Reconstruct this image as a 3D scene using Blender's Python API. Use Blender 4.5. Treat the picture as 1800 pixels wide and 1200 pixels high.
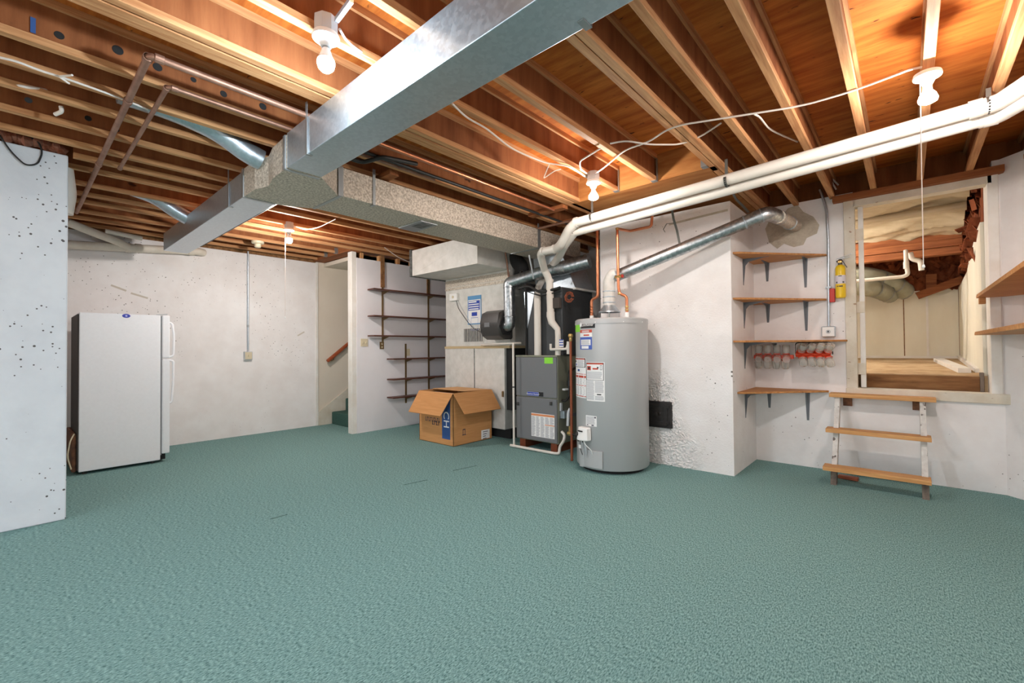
import bpy, bmesh, math, random
from mathutils import Vector as V, Matrix

random.seed(7)
S = bpy.context.scene
COL = S.collection
for o in list(bpy.data.objects):
    bpy.data.objects.remove(o)

# ------------------------------------------------------------------ camera
FPX, YAW, PIT, ROL, CAMH = 781.16, math.radians(41.631), math.radians(.86), math.radians(-.497), 1.25
fw = V((-math.sin(YAW) * math.cos(PIT), math.cos(YAW) * math.cos(PIT), math.sin(PIT)))
rt0 = V((math.cos(YAW), math.sin(YAW), 0)); up0 = rt0.cross(fw)
rt = math.cos(ROL) * rt0 + math.sin(ROL) * up0
up = -math.sin(ROL) * rt0 + math.cos(ROL) * up0
CAM = V((0, 0, CAMH))
cd = bpy.data.cameras.new('camera'); cam = bpy.data.objects.new('camera', cd); COL.objects.link(cam)
cd.sensor_width = 36; cd.lens = FPX / 1800 * 36; cd.clip_start = .02; cd.clip_end = 100
cam.matrix_world = Matrix((rt, up, -fw)).transposed().to_4x4(); cam.location = CAM
S.camera = cam

# ------------------------------------------------------------------ world, exposure
w = bpy.data.worlds.new('world'); S.world = w; w.use_nodes = True
w.node_tree.nodes['Background'].inputs[0].default_value = (.93, .96, 1, 1)
w.node_tree.nodes['Background'].inputs[1].default_value = 1.05
S.view_settings.view_transform = 'Standard'; S.view_settings.look = 'None'
S.view_settings.exposure = 1.65; S.view_settings.gamma = 1; S.view_settings.use_curve_mapping = False
BULB = 290.0        # radiance of a bare bulb

# measured points: a picture position seen on a known plane of the room
def ray(x, y): return fw * FPX + rt * (x - 900) - up * (y - 600)
def at(x, y, ax, c):
    d = ray(x, y); i = 'XYZ'.index(ax); return CAM + d * ((c - CAM[i]) / d[i])
def PX(x, y, c): return at(x, y, 'X', c)
def PY(x, y, c): return at(x, y, 'Y', c)
def PZ(x, y, c): return at(x, y, 'Z', c)

# ------------------------------------------------------------------ materials
def lin(c):
    f = lambda u: u / 12.92 if u <= .04045 else ((u + .055) / 1.055) ** 2.4
    return tuple(f(k / 255) for k in c) + (1,)
MATS = {}
def mat(name, rgb, rough=.6, metal=0, rgb2=None, scale=(6, 6, 6), detail=4, lo=.35, hi=.65, bump=0, bscale=None, spec=.5,
        pits=None, pitmax=.26, pitcol=(70, 62, 58), emis=0, alpha=1, coords='Object', tex='noise', rough2=None, streak=None):
    m = bpy.data.materials.new(name); m.use_nodes = True; nt = m.node_tree; n = nt.nodes; l = nt.links
    p = n['Principled BSDF']; p.inputs['Base Color'].default_value = lin(rgb)
    p.inputs['Roughness'].default_value = rough; p.inputs['Metallic'].default_value = metal
    p.inputs['Specular IOR Level'].default_value = spec
    if alpha < 1: p.inputs['Alpha'].default_value = alpha
    if emis: p.inputs['Emission Color'].default_value = lin(rgb); p.inputs['Emission Strength'].default_value = emis
    geo = n.new('ShaderNodeNewGeometry')
    def mapped(sc):
        mp = n.new('ShaderNodeMapping'); mp.inputs['Scale'].default_value = sc
        l.new(geo.outputs['Position'], mp.inputs['Vector']); return mp.outputs[0]
    colour = None
    if rgb2:
        if tex == 'voronoi':
            t = n.new('ShaderNodeTexVoronoi'); t.inputs['Scale'].default_value = 1; l.new(mapped(scale), t.inputs['Vector'])
            sep = n.new('ShaderNodeSeparateColor'); l.new(t.outputs['Color'], sep.inputs[0]); fac = sep.outputs[0]
        else:
            t = n.new('ShaderNodeTexNoise'); t.inputs['Scale'].default_value = 1; t.inputs['Detail'].default_value = detail
            t.inputs['Roughness'].default_value = .62; l.new(mapped(scale), t.inputs['Vector']); fac = t.outputs['Fac']
        r = n.new('ShaderNodeValToRGB'); r.color_ramp.elements[0].position = lo; r.color_ramp.elements[1].position = hi
        r.color_ramp.elements[0].color = lin(rgb); r.color_ramp.elements[1].color = lin(rgb2)
        l.new(fac, r.inputs[0]); colour = r.outputs[0]
        if rough2 is not None:
            mr = n.new('ShaderNodeMapRange'); mr.inputs['From Min'].default_value = lo; mr.inputs['From Max'].default_value = hi
            mr.inputs['To Min'].default_value = rough; mr.inputs['To Max'].default_value = rough2
            l.new(fac, mr.inputs[0]); l.new(mr.outputs[0], p.inputs['Roughness'])
    height = None
    if streak:   # dark knots and streaks (scale, threshold, colour)
        t = n.new('ShaderNodeTexNoise'); t.inputs['Scale'].default_value = 1; t.inputs['Detail'].default_value = 3
        l.new(mapped(streak[0]), t.inputs['Vector'])
        r = n.new('ShaderNodeValToRGB'); r.color_ramp.elements[0].position = streak[1]; r.color_ramp.elements[1].position = streak[1] + .05
        r.color_ramp.elements[0].color = (0, 0, 0, 1); r.color_ramp.elements[1].color = (1, 1, 1, 1); l.new(t.outputs['Fac'], r.inputs[0])
        mx = n.new('ShaderNodeMix'); mx.data_type = 'RGBA'; l.new(r.outputs[0], mx.inputs[0])
        if colour: l.new(colour, mx.inputs[6])
        else: mx.inputs[6].default_value = lin(rgb)
        mx.inputs[7].default_value = lin(streak[2]); colour = mx.outputs[2]
    if pits:     # small voids in the concrete, in patches
        v = n.new('ShaderNodeTexVoronoi'); v.inputs['Scale'].default_value = pits; l.new(geo.outputs['Position'], v.inputs['Vector'])
        nz = n.new('ShaderNodeTexNoise'); nz.inputs['Scale'].default_value = 1.3; nz.inputs['Detail'].default_value = 6; l.new(geo.outputs['Position'], nz.inputs['Vector'])
        mr = n.new('ShaderNodeMapRange'); mr.inputs['From Min'].default_value = .42; mr.inputs['From Max'].default_value = .70
        mr.inputs['To Min'].default_value = 0; mr.inputs['To Max'].default_value = pitmax; l.new(nz.outputs['Fac'], mr.inputs[0])
        wn = n.new('ShaderNodeSeparateColor'); l.new(v.outputs['Color'], wn.inputs[0])
        mu = n.new('ShaderNodeMath'); mu.operation = 'MULTIPLY'; l.new(mr.outputs[0], mu.inputs[0]); l.new(wn.outputs[0], mu.inputs[1])
        lt = n.new('ShaderNodeMath'); lt.operation = 'LESS_THAN'; l.new(v.outputs['Distance'], lt.inputs[0]); l.new(mu.outputs[0], lt.inputs[1])
        mx = n.new('ShaderNodeMix'); mx.data_type = 'RGBA'; l.new(lt.outputs[0], mx.inputs[0])
        if colour: l.new(colour, mx.inputs[6])
        else: mx.inputs[6].default_value = lin(rgb)
        mx.inputs[7].default_value = lin(pitcol); colour = mx.outputs[2]
    if colour: l.new(colour, p.inputs['Base Color'])
    if bump:
        t = n.new('ShaderNodeTexNoise'); t.inputs['Scale'].default_value = 1; t.inputs['Detail'].default_value = 5
        l.new(mapped(bscale or scale), t.inputs['Vector'])
        b = n.new('ShaderNodeBump'); b.inputs['Strength'].default_value = bump; b.inputs['Distance'].default_value = .01
        l.new(t.outputs['Fac'], b.inputs['Height']); l.new(b.outputs[0], p.inputs['Normal'])
    MATS[name] = m; return m

mat('carpet', (44, 86, 82), .95, rgb2=(166, 204, 200), scale=(170, 62, 120), detail=6, lo=.30, hi=.70, bump=.5, bscale=(240, 100, 240), spec=.1,
    streak=((.9, 1.1, 1), .70, (106, 146, 141)))
mat('concrete_paint', (236, 230, 227), .75, rgb2=(244, 240, 238), scale=(3, 3, 3), bump=.16, bscale=(25, 25, 25), spec=.25, pits=26, pitmax=.2, pitcol=(138, 128, 122))
mat('pier_paint', (216, 219, 225), .7, rgb2=(226, 229, 234), scale=(3, 3, 3), bump=.2, bscale=(25, 25, 25), spec=.25, pits=24, pitmax=.36, pitcol=(96, 92, 92))
mat('stucco_paint', (236, 230, 227), .75, rgb2=(244, 240, 238), scale=(3, 3, 3), bump=.35, bscale=(60, 60, 60), spec=.25, pits=26, pitmax=.3, pitcol=(112, 104, 98))
mat('stucco_rough', (232, 226, 222), .8, rgb2=(240, 236, 233), scale=(9, 9, 9), bump=1.0, bscale=(62, 62, 62), spec=.2)
mat('mortar_patch', (186, 174, 156), .95, rgb2=(204, 194, 176), scale=(16, 16, 16), bump=.6, bscale=(50, 50, 50), spec=.1)
mat('drywall', (230, 226, 228), .8, rgb2=(235, 231, 233), scale=(2, 2, 2), spec=.2)
mat('cream_paint', (226, 213, 195), .8, rgb2=(231, 219, 202), scale=(2, 2, 2), spec=.2)
mat('trim_paint', (236, 232, 226), .55, rgb2=(226, 219, 209), scale=(5, 5, 5), bump=.1, bscale=(30, 30, 30), spec=.35)
mat('cream_trim', (226, 218, 202), .6, rgb2=(212, 200, 180), scale=(6, 6, 6), bump=.1, bscale=(30, 30, 30), spec=.3, streak=((14, 14, 30), .70, (150, 112, 80)))
mat('web_wood', (122, 69, 38), .75, rgb2=(154, 96, 58), scale=(9, 9, 1.1), detail=6, bump=.15, bscale=(40, 40, 5), spec=.2, streak=((5, 5, 8), .70, (70, 38, 22)))
mat('flange_wood', (172, 116, 74), .7, rgb2=(208, 156, 108), scale=(45, 2.2, 45), detail=5, bump=.15, bscale=(80, 5, 80), spec=.25)
mat('ply_subfloor', (164, 86, 32), .75, rgb2=(204, 122, 54), scale=(2.2, 16, 16), detail=6, bump=.1, spec=.2, streak=((9, 26, 20), .69, (70, 36, 16)))
mat('header_ply', (150, 92, 44), .7, rgb2=(180, 124, 70), scale=(2, 14, 14), detail=6, spec=.2)
mat('sill_wood', (128, 72, 40), .7, rgb2=(158, 98, 58), scale=(2.5, 40, 40), detail=5, spec=.2)
mat('stud_wood', (178, 122, 76), .7, rgb2=(208, 158, 108), scale=(30, 30, 3), spec=.2)
mat('shelf_pine', (176, 116, 66), .6, rgb2=(206, 150, 94), scale=(3, 40, 40), detail=6, spec=.3, streak=((10, 40, 40), .70, (120, 66, 34)))
mat('step_pine', (196, 140, 84), .6, rgb2=(222, 170, 112), scale=(3, 45, 45), detail=6, spec=.3, streak=((8, 50, 40), .68, (150, 96, 54)))
mat('old_white_wood', (226, 224, 219), .8, rgb2=(206, 202, 196), scale=(20, 20, 20), spec=.2, streak=((30, 30, 12), .62, (112, 104, 98)))
mat('raw_grey_wood', (104, 92, 84), .85, rgb2=(136, 122, 110), scale=(30, 30, 6), spec=.2)
mat('walnut', (74, 40, 30), .45, rgb2=(102, 58, 42), scale=(40, 3, 40), spec=.4)
mat('rail_wood', (150, 70, 38), .35, rgb2=(170, 86, 50), scale=(30, 3, 30), spec=.5)
mat('brass_dark', (134, 108, 74), .45, .7)
mat('bracket_steel', (112, 114, 118), .5, .3)
mat('galvanized', (188, 198, 206), .34, .85, rgb2=(200, 209, 216), scale=(60, 60, 60), tex='voronoi', lo=.1, hi=.9, rough2=.40, bump=.03, bscale=(3, 3, 3))
mat('galvanized_spangle', (166, 152, 136), .6, .3, rgb2=(222, 210, 194), scale=(62, 62, 62), detail=6, lo=.38, hi=.62, rough2=.6)
mat('galvanized_dull', (208, 205, 198), .65, .25, rgb2=(222, 219, 213), scale=(9, 9, 9), lo=.35, hi=.65)
mat('galvanized_dark', (98, 102, 102), .5, .7, rgb2=(130, 134, 132), scale=(30, 30, 30), tex='voronoi', lo=.1, hi=.9)
mat('vent_pipe_metal', (196, 200, 202), .3, .95, rgb2=(150, 156, 160), scale=(30, 30, 30), lo=.4, hi=.62, rough2=.4)
mat('scuff', (206, 196, 182), .9)
mat('tape_line', (196, 172, 132), .7)
mat('seam_dark', (58, 56, 54), .7)
mat('pvc', (222, 213, 202), .35, rgb2=(229, 221, 211), scale=(4, 4, 4), spec=.45)
mat('pvc_old', (214, 203, 186), .5, rgb2=(226, 216, 202), scale=(6, 6, 6), spec=.35)
mat('copper', (196, 122, 86), .38, .85, rgb2=(214, 142, 104), scale=(12, 12, 12))
mat('copper_old', (164, 124, 104), .5, .6, rgb2=(140, 100, 82), scale=(10, 10, 10))
mat('copper_red', (150, 82, 56), .5, .6)
mat('brass', (206, 170, 108), .3, .9)
mat('black_iron', (44, 42, 40), .5, .3)
mat('black_plastic', (58, 55, 53), .38, spec=.5)
mat('black_matte', (26, 25, 25), .8)
mat('furnace_grey', (116, 117, 119), .5, .0, spec=.45)
mat('furnace_olive', (136, 136, 118), .5, .2)
mat('coil_black', (64, 66, 68), .5, .2)
mat('tank_grey', (182, 182, 182), .38, .1, spec=.5)
mat('enamel_white', (246, 246, 249), .4, rgb2=(243, 243, 246), scale=(40, 40, 40), bump=.03, bscale=(120, 120, 120), spec=.45)
mat('plastic_white', (240, 238, 234), .4)
mat('plastic_ivory', (214, 200, 170), .45)
mat('plastic_grey', (196, 198, 200), .5)
mat('gasket', (150, 150, 152), .7)
mat('compressor_brown', (140, 92, 62), .8, rgb2=(90, 60, 44), scale=(14, 14, 14))
mat('fridge_back', (70, 62, 58), .8)
mat('cardboard', (196, 140, 88), .85, rgb2=(206, 150, 98), scale=(4, 4, 60), spec=.15)
mat('cardboard_edge', (214, 164, 112), .85)
mat('ink_blue', (46, 82, 140), .7)
mat('ink_dark', (74, 70, 84), .8)
mat('paper_white', (238, 236, 234), .7)
mat('paper_text', (172, 172, 176), .7)
mat('label_red', (196, 76, 56), .6)
mat('label_blue', (70, 96, 176), .6)
mat('label_black', (34, 33, 34), .4)
mat('label_green', (142, 222, 62), .6)
mat('label_yellow', (232, 196, 40), .5)
mat('label_orange', (222, 140, 92), .6)
mat('sheet_blue', (36, 66, 168), .6)
mat('sheet_cyan', (92, 150, 196), .4)
mat('badge_blue', (48, 60, 176), .3)
mat('badge_light', (176, 184, 232), .3)
mat('red_plastic', (206, 66, 34), .4)
mat('red_bracket', (196, 48, 34), .45)
mat('ext_yellow', (236, 196, 32), .3)
mat('ext_label', (216, 208, 214), .5)
mat('cable_white', (226, 214, 204), .5)
mat('cable_black', (28, 27, 29), .5)
mat('porcelain', (244, 242, 240), .3)
mat('strap_metal', (170, 174, 176), .4, .8)
mat('strap_dark', (110, 108, 102), .5, .6)
mat('hanger_metal', (150, 152, 150), .5, .7)
mat('cast_iron', (40, 37, 36), .55, .3, rgb2=(54, 50, 48), scale=(30, 30, 30))
mat('insulation_pink', (178, 128, 112), .95, rgb2=(136, 78, 58), scale=(14, 14, 14), bump=1, bscale=(22, 22, 22), spec=.1)
mat('insulation_brown', (92, 46, 28), .9, rgb2=(146, 82, 52), scale=(11, 11, 4), bump=1, bscale=(16, 16, 16), spec=.1)
mat('poly_sheet', (176, 156, 124), .4, rgb2=(212, 196, 164), scale=(1.2, 7, 7), detail=5, spec=.5)
mat('crawl_panel', (234, 229, 212), .7, rgb2=(226, 219, 200), scale=(3, 3, 1), spec=.2)
mat('crawl_floor', (176, 146, 110), .9, rgb2=(204, 178, 142), scale=(5, 5, 5), bump=.3, spec=.1)
mat('plank_brown', (118, 80, 50), .8, rgb2=(158, 116, 76), scale=(3, 20, 20), detail=6, spec=.2)
mat('beam_orange', (146, 84, 48), .6, rgb2=(178, 110, 66), scale=(3, 30, 30), spec=.25)
mat('flex_duct', (146, 144, 122), .5, rgb2=(160, 158, 138), scale=(10, 10, 10))
mat('stair_carpet', (58, 84, 78), .95, rgb2=(84, 116, 106), scale=(90, 90, 90), bump=.8, bscale=(130, 130, 130), spec=.1)
def glass_mat():
    m = bpy.data.materials.new('jar_glass'); m.use_nodes = True; n = m.node_tree.nodes; l = m.node_tree.links
    n.clear(); o = n.new('ShaderNodeOutputMaterial'); t = n.new('ShaderNodeBsdfTransparent'); t.inputs[0].default_value = (.93, .93, .9, 1)
    g = n.new('ShaderNodeBsdfGlossy'); g.inputs['Roughness'].default_value = .08
    d = n.new('ShaderNodeBsdfDiffuse'); d.inputs[0].default_value = (.9, .86, .8, 1)
    f = n.new('ShaderNodeLayerWeight'); f.inputs[0].default_value = .22
    m1 = n.new('ShaderNodeMixShader'); m1.inputs[0].default_value = .30; l.new(t.outputs[0], m1.inputs[1]); l.new(d.outputs[0], m1.inputs[2])
    m2 = n.new('ShaderNodeMixShader'); l.new(f.outputs['Facing'], m2.inputs[0]); l.new(m1.outputs[0], m2.inputs[1]); l.new(g.outputs[0], m2.inputs[2])
    l.new(m2.outputs[0], o.inputs[0]); MATS['jar_glass'] = m
glass_mat()
def bulb_mat(name, c, k):
    m = bpy.data.materials.new(name); m.use_nodes = True; n = m.node_tree.nodes; n.clear()
    o = n.new('ShaderNodeOutputMaterial'); e = n.new('ShaderNodeEmission'); e.inputs[0].default_value = c + (1,); e.inputs[1].default_value = k
    m.node_tree.links.new(e.outputs[0], o.inputs[0]); MATS[name] = m
bulb_mat('bulb_cool', (.76, .90, 1.0), BULB * 1.95)
bulb_mat('bulb_warm', (1.0, .94, .89), BULB * .95)
bulb_mat('bulb_header', (1.0, .94, .89), BULB * .8)
bulb_mat('bulb_stairs', (1.0, .95, .91), BULB * 2.0)
bulb_mat('bulb_crawl_fill', (1.0, .98, .97), BULB * 1.35)

# ------------------------------------------------------------------ mesh builder
class MB:
    def __init__(s): s.v = []; s.f = []
    def add(s, vs, fs):
        b = len(s.v); s.v += [V(p) for p in vs]; s.f += [tuple(b + i for i in f) for f in fs]; return s
    def box(s, x0, x1, y0, y1, z0, z1):
        x0, x1 = min(x0, x1), max(x0, x1); y0, y1 = min(y0, y1), max(y0, y1); z0, z1 = min(z0, z1), max(z0, z1)
        return s.hexa([(x0, y0, z0), (x1, y0, z0), (x1, y1, z0), (x0, y1, z0)], [(x0, y0, z1), (x1, y0, z1), (x1, y1, z1), (x0, y1, z1)])
    def hexa(s, a, b):
        n = len(a)
        return s.add(list(a) + list(b), [tuple(range(n - 1, -1, -1)), tuple(range(n, 2 * n))] + [(i, (i + 1) % n, n + (i + 1) % n, n + i) for i in range(n)])
    def prism(s, poly, ext):
        e = V(ext); a = [V(p) for p in poly]; return s.hexa(a, [p + e for p in a])
    def obox(s, c, ax, ay, az, hx, hy, hz):
        c = V(c); ax, ay, az = V(ax).normalized() * hx, V(ay).normalized() * hy, V(az).normalized() * hz
        q = [c - ax - ay, c + ax - ay, c + ax + ay, c - ax + ay]
        return s.hexa([p - az for p in q], [p + az for p in q])
    def bar(s, p, q, wd, ht, upv=(0, 0, 1)):
        p, q = V(p), V(q); d = (q - p); L = d.length; d.normalize(); u = V(upv)
        side = d.cross(u)
        if side.length < 1e-4: side = d.cross(V((1, 0, 0)))
        side.normalize(); u = side.cross(d)
        return s.obox((p + q) / 2, d, side, u, L / 2, wd / 2, ht / 2)
    def tube(s, pts, r, seg=14, fillet=0, caps=True, fn=5):
        pts = [V(p) for p in pts]
        if fillet and len(pts) > 2:
            o = [pts[0]]
            for i in range(1, len(pts) - 1):
                a, b, c = pts[i - 1], pts[i], pts[i + 1]
                f = min(fillet, (a - b).length * .48, (c - b).length * .48)
                p, q = b + (a - b).normalized() * f, b + (c - b).normalized() * f
                for k in range(fn + 1):
                    t = k / fn; o.append(p * (1 - t) ** 2 + b * 2 * t * (1 - t) + q * t * t)
            o.append(pts[-1]); pts = o
        n = len(pts); rs = r if isinstance(r, (list, tuple)) else [r] * n
        T = []
        for i in range(n):
            d = pts[min(i + 1, n - 1)] - pts[max(i - 1, 0)]; T.append(d.normalized())
        u = T[0].cross(V((0, 0, 1)))
        if u.length < 1e-3: u = T[0].cross(V((1, 0, 0)))
        u.normalize(); vs = []
        for i in range(n):
            u = (u - T[i] * u.dot(T[i])).normalized(); w_ = T[i].cross(u)
            for k in range(seg):
                a = 2 * math.pi * k / seg; vs.append(pts[i] + (u * math.cos(a) + w_ * math.sin(a)) * rs[i])
        fs = [(i * seg + k, i * seg + (k + 1) % seg, (i + 1) * seg + (k + 1) % seg, (i + 1) * seg + k) for i in range(n - 1) for k in range(seg)]
        if caps: fs += [tuple(range(seg - 1, -1, -1)), tuple((n - 1) * seg + k for k in range(seg))]
        return s.add(vs, fs)
    def lathe(s, prof, c, axis=(0, 0, 1), seg=28, caps=True):
        c = V(c); ax = V(axis).normalized(); u = ax.cross(V((0, 0, 1)))
        if u.length < 1e-3: u = V((1, 0, 0))
        u.normalize(); w_ = ax.cross(u); vs = []
        for r, h in prof:
            for k in range(seg):
                a = 2 * math.pi * k / seg; vs.append(c + ax * h + (u * math.cos(a) + w_ * math.sin(a)) * max(r, 1e-4))
        n = len(prof)
        fs = [(i * seg + k, i * seg + (k + 1) % seg, (i + 1) * seg + (k + 1) % seg, (i + 1) * seg + k) for i in range(n - 1) for k in range(seg)]
        if caps: fs += [tuple(range(seg - 1, -1, -1)), tuple((n - 1) * seg + k for k in range(seg))]
        return s.add(vs, fs)
    def patch(s, c, r, a0, a1, z0, z1, th=.0012, n=8):   # thin label wrapped on a vertical cylinder
        vs = []
        for k in range(n + 1):
            a = a0 + (a1 - a0) * k / n; d = V((math.cos(a), math.sin(a), 0))
            for rr, z in ((r, z0), (r + th, z0), (r + th, z1), (r, z1)): vs.append(V((c[0], c[1], 0)) + d * rr + V((0, 0, z)))
        fs = []
        for k in range(n):
            b = k * 4
            for i in range(4): fs.append((b + i, b + (i + 1) % 4, b + 4 + (i + 1) % 4, b + 4 + i))
        fs += [(0, 3, 2, 1), (n * 4, n * 4 + 1, n * 4 + 2, n * 4 + 3)]
        return s.add(vs, fs)
    def build(s, name, m, parent=None, smooth=False, bevel=0, seg=2):
        me = bpy.data.meshes.new(name)
        if parent is None:
            xs = [p.x for p in s.v]; ys = [p.y for p in s.v]; zs = [p.z for p in s.v]
            org = V(((min(xs) + max(xs)) / 2, (min(ys) + max(ys)) / 2, min(zs)))
        else: org = V(parent['_org'])
        me.from_pydata([tuple(p - org) for p in s.v], [], s.f)
        bm = bmesh.new(); bm.from_mesh(me); bmesh.ops.recalc_face_normals(bm, faces=bm.faces); bm.to_mesh(me); bm.free()
        me.materials.append(MATS[m])
        o = bpy.data.objects.new(name, me); COL.objects.link(o)
        if parent is None: o.location = org
        else: o.parent = parent
        o['_org'] = tuple(org)
        if bevel:
            b = o.modifiers.new('bevel', 'BEVEL'); b.width = bevel; b.segments = seg; b.limit_method = 'ANGLE'; b.angle_limit = math.radians(50)
        if smooth:
            me.polygons.foreach_set('use_smooth', [True] * len(me.polygons)); me.set_sharp_from_angle(angle=math.radians(42))
        return o
def thing(name, loc, label, cat, group=None):
    o = bpy.data.objects.new(name, None); COL.objects.link(o); o.location = loc; o.empty_display_size = .05
    o['_org'] = tuple(loc); tag(o, label, cat, group); return o
def tag(o, label, cat, group=None):
    o['label'] = label; o['category'] = cat
    if group: o['group'] = group
    return o
def struct(o, label=None):
    o['kind'] = 'structure'
    if label: o['label'] = label
    return o
def text(s, size, origin, xdir, ydir, m, parent, name='lettering', depth=.001, shear=0):
    cu = bpy.data.curves.new('t', 'FONT'); cu.body = s; cu.size = size; cu.align_x = 'CENTER'; cu.align_y = 'CENTER'; cu.extrude = depth; cu.shear = shear
    cu.resolution_u = 3
    t = bpy.data.objects.new('t', cu); COL.objects.link(t)
    dg = bpy.context.evaluated_depsgraph_get(); me = bpy.data.meshes.new_from_object(t.evaluated_get(dg))
    x = V(xdir).normalized(); y = V(ydir).normalized(); z = x.cross(y); org = V(parent['_org'])
    for v in me.vertices: v.co = V(origin) + x * v.co.x + y * v.co.y + z * v.co.z - org
    bpy.data.objects.remove(t); bpy.data.curves.remove(cu)
    me.name = name; me.materials.clear(); me.materials.append(MATS[m])
    o = bpy.data.objects.new(name, me); COL.objects.link(o); o.parent = parent; o['_org'] = tuple(org); return o

# ================================================================== THE ROOM
JZ, JH, FW, FH = 2.72, .24, .046, .038     # joist underside, depth, flange width and height
SUB = JZ + JH
YW, YH = 5.47, 4.62                        # wall with the crawl opening; wall behind the water heater
XA = -1.262                                # side of the alcove
XF = -7.31                                 # wall behind the fridge
XS = -6.14                                 # stair partition face
XR = .72; YB = -2.4

m = MB(); m.box(-7.6, 1.0, YB - .2, 6.4, -.12, 0); struct(m.build('floor', 'carpet'))
fl = MB()
# seams in the carpet
for a, b in (((838, 818), (796, 827)), ((752, 843), (710, 852)), ((505, 904), (475, 912))):
    p, q = PZ(*a, .001), PZ(*b, .001); fl.bar(p, q, .004, .003)
fl.build('carpet_seam', 'stair_carpet', bpy.data.objects['floor'])

# left wall with the fridge
m = MB(); m.box(XF - .2, XF, YB, 3.35, 0, 2.69); wl = struct(m.build('wall_left', 'concrete_paint'))
for a, b, wd in (((195, 501), (222, 511), .022), ((230, 515), (260, 524), .022), ((523, 590), (535, 583), .02)):
    p, q = PX(*a, XF + .001), PX(*b, XF + .001); d = MB(); d.bar(p, q, .002, wd, (0, 0, 1)); d.build('scuff', 'scuff', wl)
# pier wall, nearest on the left
m = MB(); m.box(-4.96, -4.72, YB, .275, 0, 2.735); struct(m.build('wall_pier', 'pier_paint', bevel=.008))
m = MB(); m.box(-7.4, -4.9, -.45, -.3, 0, 2.9); struct(m.build('wall_pier_return', 'concrete_paint'))
# stairwell
m = MB(); m.box(XF - .24, XF - .01, 3.35, 6.4, 0, 2.9); struct(m.build('wall_stair', 'cream_paint'))
m = MB(); m.box(XF - .2, XF + .012, 3.335, 3.375, 0, 2.70); struct(m.build('trim_1', 'trim_paint', bevel=.003))
m = MB(); m.box(XS - .12, XS, 3.42, 6.4, 0, 2.625); wp = struct(m.build('wall_partition', 'drywall'))
m = MB(); m.box(XS - .125, XS - .005, 3.345, 3.42, 0, 2.735); struct(m.build('trim_2', 'trim_paint', bevel=.004))
for y in (3.5, 3.82, 4.15, 4.42):
    d = MB(); d.box(XS - .10, XS - .02, y, y + .045, 2.625, 2.72); d.build('stud', 'stud_wood', wp)
d = MB(); d.box(XS - .12, XS - .10, 3.42, 6.3, 2.6, 2.72); d.build('backing', 'plank_brown', wp)
m = MB(); m.box(XF - .01, XS - .1, 3.48, 6.4, 2.64, 2.7); struct(m.build('ceiling_stair', 'cream_paint'))
m = MB(); m.box(XF, XS - .1, 6.2, 6.4, 0, 2.9); struct(m.build('wall_stair_end', 'cream_paint'))
# recess behind the furnace
m = MB(); m.box(XS - .1, -2.6, 5.95, 6.15, 0, 2.9); struct(m.build('wall_recess', 'concrete_paint'))
m = MB(); m.box(-2.70, XA, YH, 6.15, 0, 2.66); wh = struct(m.build('wall_heater', 'stucco_paint'))
# rough render on the lower part of that wall
m = MB(); N = 64; M_ = 90; vs = []; fs = []
for j in range(M_ + 1):
    for i in range(N + 1):
        u, t = i / N, j / M_
        z = 1.02 * t; wdt = .62 - .34 * max(0, t - .25) / .75 + .05 * math.sin(9 * t) + .02 * math.sin(31 * t)
        x = -2.2 + (max(wdt, .12)) * u
        edge = min(1, 5 * (1 - u), 6 * (1 - t), 8 * u)
        vs.append((x, YH - .002 - .020 * edge * random.random() ** 1.5, z))
for j in range(M_):
    for i in range(N): fs.append((j * (N + 1) + i, j * (N + 1) + i + 1, (j + 1) * (N + 1) + i + 1, (j + 1) * (N + 1) + i))
m.add(vs, fs); m.build('rough_render', 'stucco_rough', wh, smooth=True)
d = MB(); d.bar((XA - .6, YH - .003, 2.545), (XA - .02, YH - .003, 2.575), .004, .02); d.build('form_joint', 'mortar_patch', wh)

# wall with the crawl-space opening
OX0, OX1, OZ0, OZ1 = -.375, .555, .80, 2.70
m = MB(); T = .22
m.box(XA, OX0, YW, YW + T, 0, 2.75); m.box(OX1, .62, YW, YW + T, 0, 2.79)
m.box(OX0, OX1, YW, YW + T, 0, OZ0); ww = struct(m.build('wall_right', 'concrete_paint'))
m = MB(); m.prism([(.60, YW, 0), (XR, YW - .13, 0), (XR + .2, YW - .13, 0), (XR + .2, YW + T, 0), (.60, YW + T, 0)], (0, 0, 2.79)); struct(m.build('wall_right_corner', 'concrete_paint'))
m = MB(); m.box(XR, XR + .2, YB, YW - .12, 0, 2.8); struct(m.build('wall_near', 'concrete_paint'))
# back wall behind the viewpoint: unseen, wide opening added for fill daylight
m = MB(); m.box(-4.9, -4.5, YB - .2, YB, 0, 2.95); m.box(.45, XR + .2, YB - .2, YB, 0, 2.95); m.box(-4.5, .45, YB - .2, YB, 2.45, 2.95); struct(m.build('wall_back', 'concrete_paint'))
m = MB(); m.box(-9, 5, YB - 6, YB - .2, -.2, -.05); struct(m.build('ground', 'crawl_floor'))
# patch of mortar round the flue
pc = PY(1402, 400, YW); poly = []
pr = [(1345, 402), (1352, 388), (1372, 382), (1385, 366), (1402, 360), (1412, 372), (1430, 381), (1440, 395), (1436, 410), (1418, 418), (1412, 430), (1395, 434), (1378, 428), (1366, 437), (1352, 426)]
poly = [PY(x, y, YW - .006) for x, y in pr]
d = MB(); d.prism(poly, (0, .01, 0)); d.build('mortar_patch', 'mortar_patch', ww)

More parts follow.
